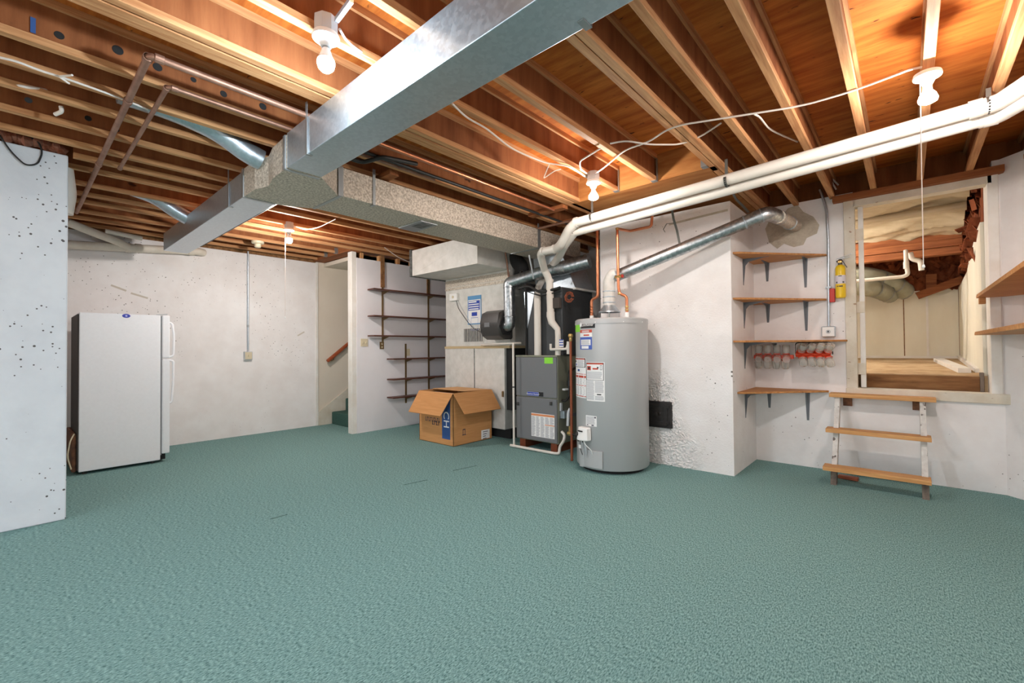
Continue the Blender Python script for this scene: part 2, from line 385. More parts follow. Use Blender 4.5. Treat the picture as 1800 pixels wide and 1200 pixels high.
# ---- ceiling: subfloor and I-joists
m = MB(); m.box(-7.6, 1.0, YB - .2, 6.4, SUB, SUB + .02); ce = struct(m.build('ceiling', 'ply_subfloor'))
def joist(x, y0, y1, plies=1, lam=False):
    """x = left edge of the bottom flange"""
    if lam:
        for k in range(plies):
            d = MB(); d.box(x + k * FW, x + (k + 1) * FW - .002, y0, y1, JZ, SUB); d.build('floor_joist', 'flange_wood', ce)
        return
    for k in range(plies):
        xx = x + k * (FW + .006)
        d = MB(); d.box(xx + FW / 2 - .006, xx + FW / 2 + .006, y0, y1, JZ + FH - .004, SUB - FH + .004); w_ = d.build('floor_joist', 'web_wood', ce)
        d = MB(); d.box(xx, xx + FW, y0, y1, JZ, JZ + FH); d.build('bottom_flange', 'flange_wood', w_, bevel=.002, seg=1)
        d = MB(); d.box(xx, xx + FW, y0, y1, SUB - FH, SUB); d.build('top_flange', 'flange_wood', w_)
YE = YW + .1
def web_holes(x, pts):
    for px, py, r in pts:
        c = PX(px, py, x); d = MB(); d.lathe([(r, 0), (r * .9, .002)], c, (1, 0, 0), 16); d.build('web_hole', 'black_matte', ce)
for x in (.717, .397, .087, -.237, -.558, -.870): joist(x, YB, YE)
joist(-1.194, YB, YE, plies=2)
HY = 3.80
web_holes(-3.117 + FW / 2 + .006, ((104, 62, .019), (207, 88, .024), (277, 118, .022), (340, 140, .015), (393, 165, .019), (462, 187, .022)))
web_holes(-3.72 + FW / 2 + .006, ((50, 176, .016),))
web_holes(-4.10 + FW / 2 + .006, ((155, 208, .018), (205, 228, .015)))
d = MB(); a = PX(58, 20, -3.085); b = PX(58, 58, -3.085); d.box(a.x, a.x + .002, b.y - .009, b.y + .009, b.z, a.z - .03); d.build('paint_mark', 'ink_blue', ce)
for x in (-1.677, -2.049): joist(x, YB, HY)
joist(-2.49, YB, HY)
joist(-2.60, YB, 5.95, plies=2, lam=True)
for x in (-3.117, -3.42, -3.72, -4.10, -4.45, -5.01, -5.45, -5.80, -6.10): joist(x, YB, 5.95)
joist(-4.72, .30, 5.95)
for x in (-6.52, -6.86, -7.2): joist(x, YB, 3.30)
# header over the chimney base with joist hangers, header of the stair opening, rim behind
d = MB(); d.box(-2.55, -1.15, HY, HY + .10, JZ, SUB); d.build('header', 'header_ply', ce)
d = MB(); d.box(XF, XS + .04, 3.30, 3.48, JZ - .01, SUB); d.build('header', 'sill_wood', ce)
d = MB(); d.box(-1.3, XR + .2, YE, YE + .03, JZ, SUB); d.build('rim_board', 'web_wood', ce)
d = MB(); d.box(-2.55, -1.2, HY + .10, 5.9, JZ, JZ + .01); d.build('soffit_board', 'header_ply', ce)
for x in (-1.677, -2.049):
    d = MB(); d.box(x + .001, x + FW + .004, HY - .05, HY + .001, JZ - .004, JZ - .001); d.box(x + FW, x + FW + .004, HY - .03, HY + .0, JZ, JZ + .2)
    d.build('joist_hanger', 'hanger_metal', ce)
d = MB(); d.box(-1.24, -1.195, HY - .06, HY - .002, JZ - .003, JZ + .06); d.build('joist_hanger', 'hanger_metal', ce)
for x in (-6.52, -6.86):
    d = MB(); d.box(x - .003, x + FW + .003, 3.25, 3.302, JZ - .004, JZ + .08); d.build('joist_hanger', 'hanger_metal', ce)
# sill plate board over the opening
d = MB(); a = PY(1478, 333, YW - .05); d.box(-.53, .62, YW - .09, YW + .1, JZ - .055, JZ); d.build('sill_plate', 'sill_wood', ce)
# blocking between joists near the duct
for x0, x1, y in ((-3.60, -3.15, 2.05), (-3.08, -2.62, 3.75), (-3.08, -2.62, 4.25)):
    d = MB(); d.box(x0, x1, y, y + .09, JZ - .03, JZ + .008); d.build('blocking', 'sill_wood', ce)
# rim fill behind joists over left wall
d = MB(); d.box(XF - .2, XF - .01, YB, 3.35, 2.69, SUB); d.build('rim_board', 'plank_brown', ce)
d = MB()
for k in range(40):
    y = -.72 + k * .0245
    d.lathe([(.001, -.04), (.030 + .012 * random.random(), -.015), (.032, .02), (.001, .045)], (-4.755 + .03 * random.random(), y, 2.768 + .018 * random.random()), (0, 1, .2 * random.random()), 8, False)
o = d.build('insulation_batt', 'insulation_pink', smooth=True); tag(o, 'strip of pink insulation on top of the near left pier wall', 'insulation')

# ================================================================== CRAWL SPACE beyond the opening
YC, CX1, CX0 = 8.0, .50, -1.6
m = MB(); m.prism([(CX0, YW + T, .70), (1.4, YW + T, .70), (1.4, YC, .80), (CX0, YC, .80)], (0, 0, .27)); struct(m.build('floor_crawl', 'crawl_floor'))
m = MB(); m.box(CX0, 1.4, YC + .03, YC + .1, 0.6, 3.0); struct(m.build('wall_crawl_back', 'insulation_brown'))
m = MB(); m.box(CX1 + .03, CX1 + .1, YW + T, YC, .6, 3.0); struct(m.build('wall_crawl_side', 'insulation_brown'))
m = MB(); m.box(CX0 - .1, CX0, YW + T, YC + .1, .6, 3.0); struct(m.build('wall_crawl_left', 'crawl_panel'))
m = MB(); m.box(CX0, 1.4, YW + .12, YC + .1, 3.0, 3.02); struct(m.build('ceiling_crawl', 'ply_subfloor'))
pan = bpy.data.objects['wall_crawl_back']
xs = [PY(1520, 560, YC).x - .9, PY(1589, 560, YC).x, PY(1630, 560, YC).x, CX1]
for a, b in zip(xs[:-1], xs[1:]):
    d = MB(); d.box(a + .004, b - .004, YC, YC + .03, .95, 1.965); d.build('insulation_panel', 'crawl_panel', pan)
d = MB(); d.box(xs[1] - .006, xs[1] + .004, YC - .004, YC, 1.0, 1.96); d.build('seam', 'plank_brown', pan)
d = MB(); d.box(xs[2] - .012, xs[2] + .012, YC - .005, YC, 1.0, 1.96); d.build('seam', 'trim_paint', pan)
d = MB(); d.box(xs[0], CX1, YC - .03, YC, 1.04, 1.10); d.build('skirting', 'trim_paint', pan)
sp = bpy.data.objects['wall_crawl_side']
prof = [(YC, 1.0), (5.70, .93), (5.70, 2.33), (6.0, 2.30), (6.3, 2.22), (6.6, 2.16), (6.9, 2.04), (7.2, 2.02), (7.6, 1.99), (YC, 1.97)]
d = MB(); d.prism([(CX1, y, z) for y, z in prof], (.03, 0, 0)); d.build('insulation_panel', 'crawl_panel', sp)
d = MB(); d.bar((CX1 - .012, YC, 1.08), (CX1 - .012, 6.0, .99), .03, .06); d.build('skirting', 'trim_paint', sp)
# crumpled insulation above the side panel
d = MB()
for k in range(150):
    y = 5.9 + random.random() * 2; z = 2.05 + random.random() * .75; c = V((CX1 - .02 + .08 * random.random(), y, z))
    a = V((random.uniform(-.3, .1), random.uniform(-1, 1), random.uniform(-1, 1)))
    d.obox(c, a, a.cross(V((.3, .2, 1))), a.cross(V((1, .1, .2))), random.uniform(.03, .10), random.uniform(.015, .05), .006)
o = d.build('torn_insulation', 'insulation_brown', sp); o['kind'] = 'stuff'
d = MB()
for k in range(110):
    x = random.uniform(-.8, CX1); z = random.uniform(2.0, 2.5); c = V((x, YC + .0, z)); a = V((random.uniform(-1, 1), random.uniform(-.3, .1), random.uniform(-1, 1)))
    d.obox(c, a, a.cross(V((.3, 1, .2))), a.cross(V((1, .1, .5))), random.uniform(.03, .10), random.uniform(.015, .05), .006)
o = d.build('torn_insulation', 'insulation_brown', pan); o['kind'] = 'stuff'
# timbers
pY = 7.0
a, b = PY(1522, 447, pY), PY(1690, 425, pY)
m = MB(); gb = None
for k in range(3):
    d = MB(); z0 = a.z - .10 + k * .083; d.box(-1.5, CX1 - .02, pY - .02 * (k % 2), pY + .13, z0, z0 + .08)
    if gb is None: gb = thing('girder', (-.5, pY, a.z - .1), 'orange built-up wooden girder crossing the crawl space', 'beam')
    d.build('lamination', 'beam_orange', gb, bevel=.004)
d = MB(); p, q = PY(1612, 520, 7.8), PY(1685, 492, 7.8); d.bar(p, q + V((.1, 0, .03)), .05, .09, (0, 0, 1)); tag(d.build('brace_board', 'sill_wood'), 'slanting dark board behind the crawl space girder', 'board')
d = MB(); p, q = PY(1637, 482, 7.9), PY(1637, 515, 7.9); d.bar(p, q, .1, .05, (0, 1, 0)); tag(d.build('stud_block', 'sill_wood'), 'short upright timber above the back panels of the crawl space', 'timber')
SHZ = a.z + .16
# poly sheeting sagging under the joists
m = MB(); NX, NY = 46, 46; vs = []; fs = []
for j in range(NY + 1):
    for i in range(NX + 1):
        x = -1.5 + (CX1 + 1.47) * i / NX; y = YW + T + .02 + (pY - YW - T - .02) * j / NY
        z = 2.84 - (2.84 - SHZ) * j / NY + .035 * math.sin(7 * y + 1.3 * math.sin(3 * x)) + .024 * math.sin(23 * y + 5 * x) + .016 * math.sin(41 * (y + .3 * x) + 2 * math.sin(6 * x)) + .010 * random.random() - .05 * math.exp(-((x - CX1) ** 2) / .02)
        vs.append((x, y, z))
for j in range(NY):
    for i in range(NX): fs.append((j * (NX + 1) + i, j * (NX + 1) + i + 1, (j + 1) * (NX + 1) + i + 1, (j + 1) * (NX + 1) + i))
m.add(vs, fs); tag(m.build('plastic_sheeting', 'poly_sheet', smooth=True), 'creased tan plastic sheeting stretched under the crawl space ceiling', 'sheeting')
d = MB(); d.tube([(-1.4, 6.45, 2.66), (CX1 - .03, 6.35, 2.64)], .045, 12); tag(d.build('wrapped_pipe', 'poly_sheet', smooth=True), 'pale pipe wrapped in plastic across the crawl space ceiling', 'pipe')
# flexible ducts and small pvc drain
for k, pts in enumerate(([(1515, 482, 7.2), (1545, 488, 7.3), (1575, 500, 7.5), (1590, 512, 7.7)], [(1512, 505, 7.1), (1535, 507, 7.2), (1555, 514, 7.4), (1563, 518, 7.7)])):
    P = [PY(*q) for q in pts]; P = [P[0] + V((-.7, -.1, .05))] + P
    d = MB(); d.tube(P, .105, 16, .2); o = d.build('flexible_duct', 'flex_duct', smooth=True)
    tag(o, ['upper grey-green flexible duct in the crawl space', 'lower grey-green flexible duct in the crawl space'][k], 'duct', 'flexible ducts in the crawl space')
    for q in P[2:]:
        d = MB(); d.lathe([(.108, -.012), (.110, 0), (.108, .012)], q, (P[-1] - P[1]), 18, False); d.build('band', 'hanger_metal', o)
P = [PY(1520, 491, 6.8), PY(1588, 486, 6.8), PY(1596, 482, 6.8), PY(1593, 462, 6.8), PY(1592, 440, 6.86)]
P[0] = V((CX0 + .005, P[0].y, P[0].z - .02))
d = MB(); d.tube(P, .021, 12, .05); dp = d.build('drain_pipe', 'pvc_old', smooth=True); tag(dp, 'thin cream drain pipe with elbow under the crawl space girder', 'pipe')
d = MB(); d.lathe([(.026, -.04), (.026, .04)], PY(1593, 466, 6.8), (0, 0, 1), 14); d.build('coupling', 'pvc_old', dp)
P = [PY(1600, 444, 6.9), PY(1603, 456, 6.9), PY(1618, 458, 6.9), PY(1620, 475, 6.9)]
d = MB(); d.tube(P, .026, 12, .05); tag(d.build('drain_trap', 'pvc_old', smooth=True), 'cream pipe trap beside the pull cord end in the crawl space', 'pipe')
# plank across the bottom of the opening, and a timber end
d = MB(); d.box(OX0 + .02, PY(1722, 665, 5.68).x, 5.66, 5.71, OZ0 + .03, .962); tag(d.build('threshold_plank', 'plank_brown', bevel=.003), 'weathered brown plank along the bottom of the crawl opening', 'plank')
d = MB(); d.box(PY(1722, 665, 5.68).x, CX1, 5.65, 5.71, OZ0 + .03, 1.0); tag(d.build('timber_block', 'raw_grey_wood', bevel=.003), 'upright grey timber block at the right end of the brown plank', 'timber')
p, q = PZ(1668, 627, 1.03), PZ(1712, 643, 1.0)
d = MB(); d.bar((.28, 7.4, 1.06), (.40, 5.95, 1.0), .09, .05); tag(d.build('loose_board', 'trim_paint', bevel=.003), 'white loose board lying on the crawl space floor', 'board')
# frame of the opening
FR = struct(MB().box(OX0 - .075, OX0 + .012, YW - .02, YW + .06, OZ0 - .02, OZ1).build('trim_3', 'cream_trim', bevel=.004))
struct(MB().box(OX1 - .03, OX1 + .035, YW - .02, YW + .06, OZ0 - .02, OZ1 + .02).build('trim_4', 'trim_paint', bevel=.004))
struct(MB().box(OX0, OX1, YW - .02, YW + .1, OZ1 - .10, OZ1 - .03).build('trim_5', 'cream_trim', bevel=.004))
m = MB(); m.box(OX0 - .08, OX1 + .08, YW - .03, YW + .12, OZ0 - .05, OZ0 + .035); struct(m.build('trim_6', 'cream_trim', bevel=.006))
m = MB(); m.box(OX1 - .03, OX1 + .0, YW + .06, YW + T, OZ0, OZ1); m.box(OX0 - .02, OX0, YW + .06, YW + T, OZ0, OZ1); m.box(OX0, OX1, YW + .1, YW + T, OZ1 - .06, JZ - .06)
struct(m.build('trim_7', 'trim_paint'))
# hinged stile left standing inside the frame
hs = thing('door_stile', (OX0 + .05, YW + .06, OZ0 + .04), 'narrow white hinge stile standing inside the left of the crawl opening', 'stile')
d = MB(); d.box(OX0 + .034, OX0 + .075, YW + .03, YW + .06, OZ0 + .04, OZ1 - .09); d.build('stile', 'trim_paint', hs, bevel=.003)
for z in (1.02, 1.62, 2.33):
    d = MB(); d.box(OX0 + .012, OX0 + .074, YW + .022, YW + .03, z - .055, z + .055); d.build('hinge', 'cream_trim', hs, bevel=.002)

exec_lamps = []
# ================================================================== LAMPS
def lamp(pos, label, bulb, kind, cord=None, box=True):
    """pos = centre of the porcelain holder, hanging down"""
    t = thing('bare_bulb_lamp', pos, label, 'lamp', 'bare bulb ceiling lamps'); x, y, z = pos
    if box:
        d = MB(); d.lathe([(.050, .012), (.052, .02), (.052, .085), (.046, .09)], pos, (0, 0, 1), 8); d.build('junction_box', 'plastic_grey', t)
    d = MB(); d.lathe([(.022, -.045), (.030, -.028), (.040, -.012), (.058, -.008), (.060, .0), (.056, .012)], pos, (0, 0, 1), 32); d.build('lamp_holder', 'porcelain', t, smooth=True)
    d = MB(); d.lathe([(.015, -.052), (.0165, -.042)], pos, (0, 0, 1), 16); d.build('screw_collar', 'strap_metal', t)
    if kind == 'round': prof = [(.001, -.158), (.020, -.154), (.033, -.140), (.038, -.120), (.036, -.105), (.027, -.082), (.016, -.052)]
    else: prof = [(.001, -.146), (.024, -.144), (.038, -.136), (.041, -.124), (.034, -.104), (.021, -.084), (.016, -.052)]
    k = 5 if kind == 'round' else 6
    d = MB(); d.lathe(prof[:k], pos, (0, 0, 1), 20); d.build('bulb', bulb, t, smooth=True)
    d = MB(); d.lathe(prof[k - 1:], pos, (0, 0, 1), 20); d.build('bulb_base', 'porcelain', t, smooth=True)
    if cord:
        d = MB(); d.tube([(x - .03, y - .03, z - .01), (x - .032, y - .032, cord)], .0022, 6); c = d.build('pull_cord', 'cable_white', t)
        d = MB(); d.lathe([(.004, .012), (.007, 0), (.004, -.006)], (x - .032, y - .032, cord), (0, 0, 1), 10); d.build('cord_end', 'plastic_white', c)
    return t
L1 = PZ(573, 66, 2.665); L2 = PZ(1630, 133, 2.665); L3 = PZ(1043, 321, 2.645); L4 = PZ(508, 404, 2.665)
lamp(L1, 'bare bulb with grey box on the joist just left of the wide metal duct', 'bulb_cool', 'round')
lamp(L2, 'bare bulb with long pull cord in front of the crawl opening', 'bulb_warm', 'flood', cord=PY(1627, 470, L2.y).z, box=False)
lamp(L3, 'bare flood bulb at the wooden header above the water heater', 'bulb_header', 'flood')
lamp(L4, 'bare bulb with pull cord near the stairs', 'bulb_stairs', 'round', cord=PX(507, 558, L4.x).z)
lamp(V((-1.15, 6.6, 2.64)), 'added unseen bulb that brightens the crawl space, left of the opening', 'bulb_crawl_fill', 'round')  # added out of view to brighten the crawl space
# conduit that feeds the first lamp
d = MB(); a = L1 + V((.06, .02, .06)); d.bar(a, PZ(618, 0, 2.71), .018, .02); tag(d.build('conduit', 'galvanized', smooth=False), 'short bright metal conduit running to the lamp left of the duct', 'conduit')

# ================================================================== DUCTS
DY0, DY1, DZ0, DZ1 = 1.195, 1.425, 2.45, 2.680
du = thing('trunk_duct', (-2, 1.3, DZ0), 'long galvanized trunk duct crossing under the ceiling joists', 'duct')
def ductbox(name, x0, x1, y0, y1, z0, z1, mt, par): return MB().box(x0, x1, y0, y1, z0, z1).build(name, mt, par, bevel=.004)
ductbox('duct_section', -3.03, .66, DY0, DY1, DZ0, DZ1, 'galvanized', du)
ductbox('duct_section', -6.62, -3.86, DY0, DY1 + .01, DZ0, DZ1 - .025, 'galvanized', du)
m = MB(); a = [(-3.86, DY0, DZ0), (-3.62, DY0 + .002, DZ0), (-3.47, DY0 + .045, DZ0), (-3.30, DY0 + .01, DZ0), (-3.03, DY0, DZ0), (-3.03, DY1, DZ0), (-3.30, DY1 + .26, DZ0), (-3.76, DY1 + .26, DZ0), (-3.86, DY1 + .03, DZ0)]
m.prism(a, (0, 0, DZ1 - DZ0 - .012)); m.build('tee_fitting', 'galvanized_spangle', du)
for x in (-3.06, -3.86):
    m = MB(); m.box(x - .016, x + .016, DY0 - .008, DY0, DZ0 - .004, DZ1 - .01); m.box(x - .012, x + .012, DY0 - .004, DY1, DZ0 - .006, DZ0); m.build('drive_cleat', 'strap_metal', du)
for px, py0 in ((537, 180), (400, 296)):
    x = PY(px, 250 if px == 537 else 350, DY0 - .01).x
    m = MB(); m.box(x - .012, x + .012, DY0 - .006, DY0 - .002, DZ0, JZ + .05); m.box(x - .012, x + .012, DY0 - .006, DY0 + .03, DZ0 - .004, DZ0 - .001); m.build('hanger_strap', 'strap_metal', du)
xx = PZ(1028, 42, DZ0).x
m = MB(); m.box(xx - .014, xx + .014, DY1 - .05, DY1 + .01, DZ0 - .005, DZ0 - .001); m.box(xx - .014, xx + .014, DY1 + .006, DY1 + .01, DZ0, JZ); m.build('hanger_strap', 'strap_metal', du)
# branch to the furnace
BX0, BX1 = -3.745, -3.28
br = thing('branch_duct', (-3.5, 3, DZ0), 'speckled galvanized branch duct from the trunk to the furnace', 'duct')
ductbox('duct_section', BX0, BX1, DY1 + .26, 3.35, DZ0, DZ1 - .005, 'galvanized_spangle', br)
ductbox('duct_section', BX0, BX1, 3.35, 5.1, DZ0, DZ1 - .005, 'galvanized_spangle', br)
for y in (DY1 + .27, 4.2):
    m = MB(); m.box(BX1, BX1 + .006, y - .02, y + .02, DZ0 - .004, DZ1); m.box(BX0, BX1 + .006, y - .012, y + .012, DZ0 - .006, DZ0); m.build('drive_cleat', 'strap_metal', br)
for y in (PX(657, 330, BX1).y, PX(946, 420, BX1).y):
    m = MB(); m.box(BX1 + .002, BX1 + .007, y - .012, y + .012, DZ0 - .01, JZ + .02); m.box(BX1 - .04, BX1 + .007, y - .012, y + .012, DZ0 - .010, DZ0 - .006); m.build('hanger_strap', 'strap_metal', br)
# register in the underside
a = PZ(746, 393, DZ0); b = PZ(735, 402, DZ0)
rg = thing('ceiling_register', (BX0 + .18, a.y, DZ0 - .015), 'small metal air register in the underside of the branch duct', 'register')
m = MB(); yc = a.y
m.box(BX0 + .02, BX1 - .08, yc - .10, yc + .10, DZ0 - .012, DZ0 - .001); m.build('frame', 'strap_metal', rg, bevel=.003)
m = MB(); m.box(BX0 + .18, BX1 - .11, yc - .06, yc + .06, DZ0 - .015, DZ0 - .0115); m.build('louvre', 'galvanized_dark', rg)
# round take-offs on the left
def roundduct(name, P, r, label, mt='galvanized', bands=True):
    d = MB(); d.tube(P, r, 20, r * 1.6); o = d.build(name, mt, smooth=True); tag(o, label, 'duct'); return o
P = [PZ(458, 268, 2.66), PZ(425, 250, 2.70), PZ(398, 236, 2.74), V((-3.58, .75, 2.80)), V((-3.58, -.6, 2.84))]
roundduct('round_takeoff', [V((-3.56, 1.22, 2.66)), V((-3.56, 1.12, 2.69)), V((-3.575, .95, 2.79)), V((-3.58, .7, 2.84)), V((-3.58, .42, 2.845))], .075, 'round metal take-off duct rising between the joists left of the trunk duct')
roundduct('round_takeoff', [V((-5.62, 1.22, 2.64)), V((-5.62, 1.10, 2.70)), V((-5.62, .95, 2.80)), V((-5.62, .75, 2.84))], .07, 'round metal take-off duct between the joists near the fridge wall')

# return-air box, drop and grille
RX0, RX1, RY, RZ = -5.40, -4.05, 4.52, 2.325
rb = thing('return_box_duct', (-4.75, 4.2, RZ), 'boxy pale sheet-metal return duct above the furnace filter drop', 'duct')
m = MB(); m.box(-5.43, RX1, 3.91, 5.2, RZ, 2.70); m.build('duct_box', 'galvanized_dull', rb, bevel=.003)
m = MB()
for a, b in (((-5.42, RZ + .01), (RX1 - .01, 2.69)), ((-5.42, 2.69), (RX1 - .01, RZ + .01))): m.bar((a[0], 3.909, a[1]), (b[0], 3.909, b[1]), .002, .004)
m.build('cross_break', 'galvanized_dull', rb)
m = MB(); m.box(-5.47, -5.43, 3.89, 5.2, RZ - .01, 2.71); m.build('end_flange', 'galvanized_dark', rb)
rd = thing('return_drop', (-4.7, 4.8, 0), 'tall sheet-metal return drop with filter grille beside the furnace', 'duct')
m = MB(); m.box(RX0, RX1, RY, 5.3, 1.285, RZ); m.build('upper_section', 'galvanized_dull', rd, bevel=.003)
m = MB(); m.box(RX0 - .01, RX1 - .1, RY - .012, 5.3, .13, 1.25); m.build('lower_section', 'galvanized_dull', rd, bevel=.003)
m = MB(); m.box(RX0 - .012, RX1 + .004, RY - .02, 5.3, 1.25, 1.285); m.build('joint_tape', 'tape_line', rd)
m = MB(); m.box(RX0 - .002, RX1 + .004, RY - .010, RY, 2.15, 2.19); m.box(RX0 - .002, RX1 + .004, RY - .006, RY, 2.20, 2.30); m.build('collar_seam', 'galvanized_spangle', rd)
xm = PY(834, 660, RY - .014).x
m = MB(); m.box(xm - .006, xm + .006, RY - .017, RY - .012, .5, 1.25); m.build('panel_seam', 'galvanized_dark', rd)
m = MB(); cb = RY - .0125
for a, b in ((RX0, xm), (xm, RX1 - .1)):
    m.bar((a + .02, cb, .6), (b - .02, cb, 1.23), .002, .004); m.bar((a + .02, cb, 1.23), (b - .02, cb, .6), .002, .004)
m.build('cross_break', 'galvanized_dull', rd)
m = MB(); m.box(RX1 - .1, RX1, RY + .03, 5.3, .4, 1.25); m.build('side_gap', 'black_matte', rd)
m = MB(); m.box(RX0, RX1 - .05, RY + .05, 5.3, 0, .13); m.build('dark_base', 'black_matte', rd)
for px in (785 + 8, 838, 884):
    q = PY(px, 690, RY - .02); m = MB(); m.box(q.x - .012, q.x + .012, RY - .035, RY - .012, .58, .66); m.build('latch', 'brass_dark', rd, bevel=.004)
g0, g1 = PY(816, 578, RY), PY(849, 600, RY)
gr = thing('return_grille', ((g0.x + g1.x) / 2, RY, g1.z), 'louvred metal grille with dark slots on the return drop', 'grille')
m = MB(); m.box(g0.x - .02, g1.x + .02, RY - .006, RY - .001, g1.z - .02, g0.z + .02); m.build('frame', 'galvanized_dull', gr)
m = MB(); m.box(g0.x, g1.x, RY - .0075, RY - .006, g1.z, g0.z); m.build('opening', 'black_matte', gr)
for k in range(12):
    x = g0.x + (g1.x - g0.x) * (k + .5) / 12; m = MB(); m.box(x - .006, x + .006, RY - .012, RY - .0075, g1.z, g0.z); m.build('slat', 'galvanized_dull', gr)
# thermostat-like white box with two thin wires
q0, q1 = PY(794, 517, RY), PY(807, 528, RY)
cb_ = thing('control_box', ((q0.x + q1.x) / 2, RY - .02, q1.z), 'small white control box on the upper return drop', 'control box')
m = MB(); m.box(q0.x, q1.x, RY - .05, RY - .001, q1.z, q0.z); m.build('housing', 'plastic_white', cb_, bevel=.006)
m = MB(); m.lathe([(.022, 0), (.02, .006)], ((q0.x + q1.x) / 2, RY - .05, (q0.z + q1.z) / 2), (0, -1, 0), 16); m.build('dial', 'plastic_ivory', cb_)
m = MB(); m.tube([PY(802, 528, RY - .02), PY(805, 541, RY - .01), PY(820, 563, RY - .01), PY(832, 577, RY - .01), PY(846, 584, RY - .02)], .004, 6, .05); m.build('wire', 'cable_black', cb_, smooth=True)
m = MB(); m.tube([PY(804, 528, RY - .02), PY(811, 541, RY - .01), PY(824, 562, RY - .01), PY(834, 577, RY - .01)], .003, 6, .05); m.build('wire', 'plastic_grey', cb_, smooth=True)
# service sheet in a plastic sleeve
s0, s1 = PY(823, 522, RY), PY(846, 568, RY)
ss = thing('service_sheet', ((s0.x + s1.x) / 2, RY - .01, s1.z), 'blue and white service sheet in a sleeve on the return drop', 'sheet')
m = MB(); m.box(s0.x - .006, s1.x + .006, RY - .006, RY - .001, s1.z - .01, s0.z + .01); m.build('sleeve', 'sheet_cyan', ss)
m = MB(); m.box(s0.x + .006, s1.x - .006, RY - .008, RY - .006, s1.z + .006, s0.z - .05); m.build('page', 'paper_white', ss)
zt = s0.z - .055
m = MB(); m.box(s0.x + .012, s1.x - .02, RY - .009, RY - .008, zt - .15, zt - .01); m.build('title_block', 'sheet_blue', ss)
m = MB()
for k, (w0, w1) in enumerate(((.02, .75), (.02, .98), (.02, .98), (.05, .95))):
    L = (s1.x - s0.x) - .04; z = zt - .03 - k * .034; m.box(s0.x + .015 + w0 * L, s0.x + .015 + w1 * L * .97, RY - .010, RY - .009, z - .008, z + .012 - .004 * (k > 0))
m.build('title_lines', 'paper_white', ss)
m = MB(); L = s1.x - s0.x
m.box(s0.x + .3 * L, s0.x + .72 * L, RY - .009, RY - .008, zt - .235, zt - .18)
for a, b, c, d_ in ((.25, .78, .26, .262), (.25, .78, .44, .442), (.25, .257, .26, .44), (.775, .782, .26, .44)): m.box(s0.x + a * L, s0.x + b * L, RY - .009, RY - .008, zt - d_ - .0, zt - c + .004)
m.build('printing', 'sheet_blue', ss)

# ================================================================== HUMIDIFIER and bypass pipe
h0, h1 = PY(840, 550, 4.30), PY(884, 596, 4.30)
hu = thing('humidifier', (-4.2, 4.4, h1.z), 'dark grey bypass humidifier with bulging cover on the return drop', 'humidifier')
zc0, zc1 = h1.z, h0.z + .02; xa, xb = -4.36, -3.99; m = MB()
prof = [(4.52, zc0), (4.36, zc0), (4.27, zc0 + .05), (4.235, zc0 + .16), (4.235, zc1 - .16), (4.27, zc1 - .04), (4.36, zc1), (4.52, zc1)]
m.prism([(xa, y, z) for y, z in prof], (xb - xa, 0, 0)); m.build('cover', 'black_plastic', hu, bevel=.03, seg=4, smooth=True)
m = MB(); m.box(xa + .10, xa + .20, 4.229, 4.234, (zc0 + zc1) / 2 - .03, (zc0 + zc1) / 2 + .03); m.build('badge', 'furnace_grey', hu, bevel=.004)
q = PY(886, 573, 4.34)
m = MB(); m.lathe([(.13, 0), (.13, .012)], (xb + .0, 4.37, q.z), (1, 0, 0), 6); m.build('collar_plate', 'black_matte', hu)
PP = [(xb, 4.37, q.z), PY(891, 574, 4.37), PY(896, 560, 4.37), PY(895, 505, 4.37), PY(905, 488, 4.40), PY(948, 480, 4.48), PY(990, 471, 4.52)]
PP[0] = V(PP[0]); PP[1] = V((PP[2].x, 4.37, q.z + .01))
by = thing('bypass_pipe', PP[2], 'shiny round metal bypass pipe curving from humidifier to supply plenum', 'duct')
d = MB(); d.tube([PP[0], PP[1], PP[3], ], .076, 22, .10, fn=3); d.build('riser', 'vent_pipe_metal', by, smooth=True)
d = MB(); d.tube([PP[3] - V((0, 0, .02)), PP[3] + V((0, 0, .06)), PP[5], PP[6]], .079, 22, .09, fn=3); d.build('crossover', 'vent_pipe_metal', by, smooth=True)
pe = PY(1036, 458, 4.60)
d = MB(); d.tube([PP[6] - (PP[6] - PP[5]).normalized() * .05, PP[6], PP[6] + V((.06, .01, .01)), pe], .088, 22, .05); d.build('end_collar', 'vent_pipe_metal', by, smooth=True)
dirx = (PP[6] - PP[5]).normalized()
for c, ax in ((PP[3] - V((0, 0, .0)), (0, 0, 1)), (V((PP[2].x, 4.37, q.z + .12)), (0, 0, 1)), (PP[5] - dirx * .25, dirx), (PP[5] + dirx * .12, dirx), (PP[6] + V((.03, 0, 0)), dirx)):
    d = MB(); d.lathe([(.078, -.008), (.0845, -.004), (.0845, .004), (.078, .008)], c, ax, 24, False); d.build('crimp_ring', 'vent_pipe_metal', by, smooth=True)
d = MB(); zt_ = PY(954, 500, 4.28)
d.bar(PY(930, 448, 4.20), PY(938, 490, 4.28), .022, .002, (0, 1, 0)); d.build('hanger_strap', 'strap_metal', by)

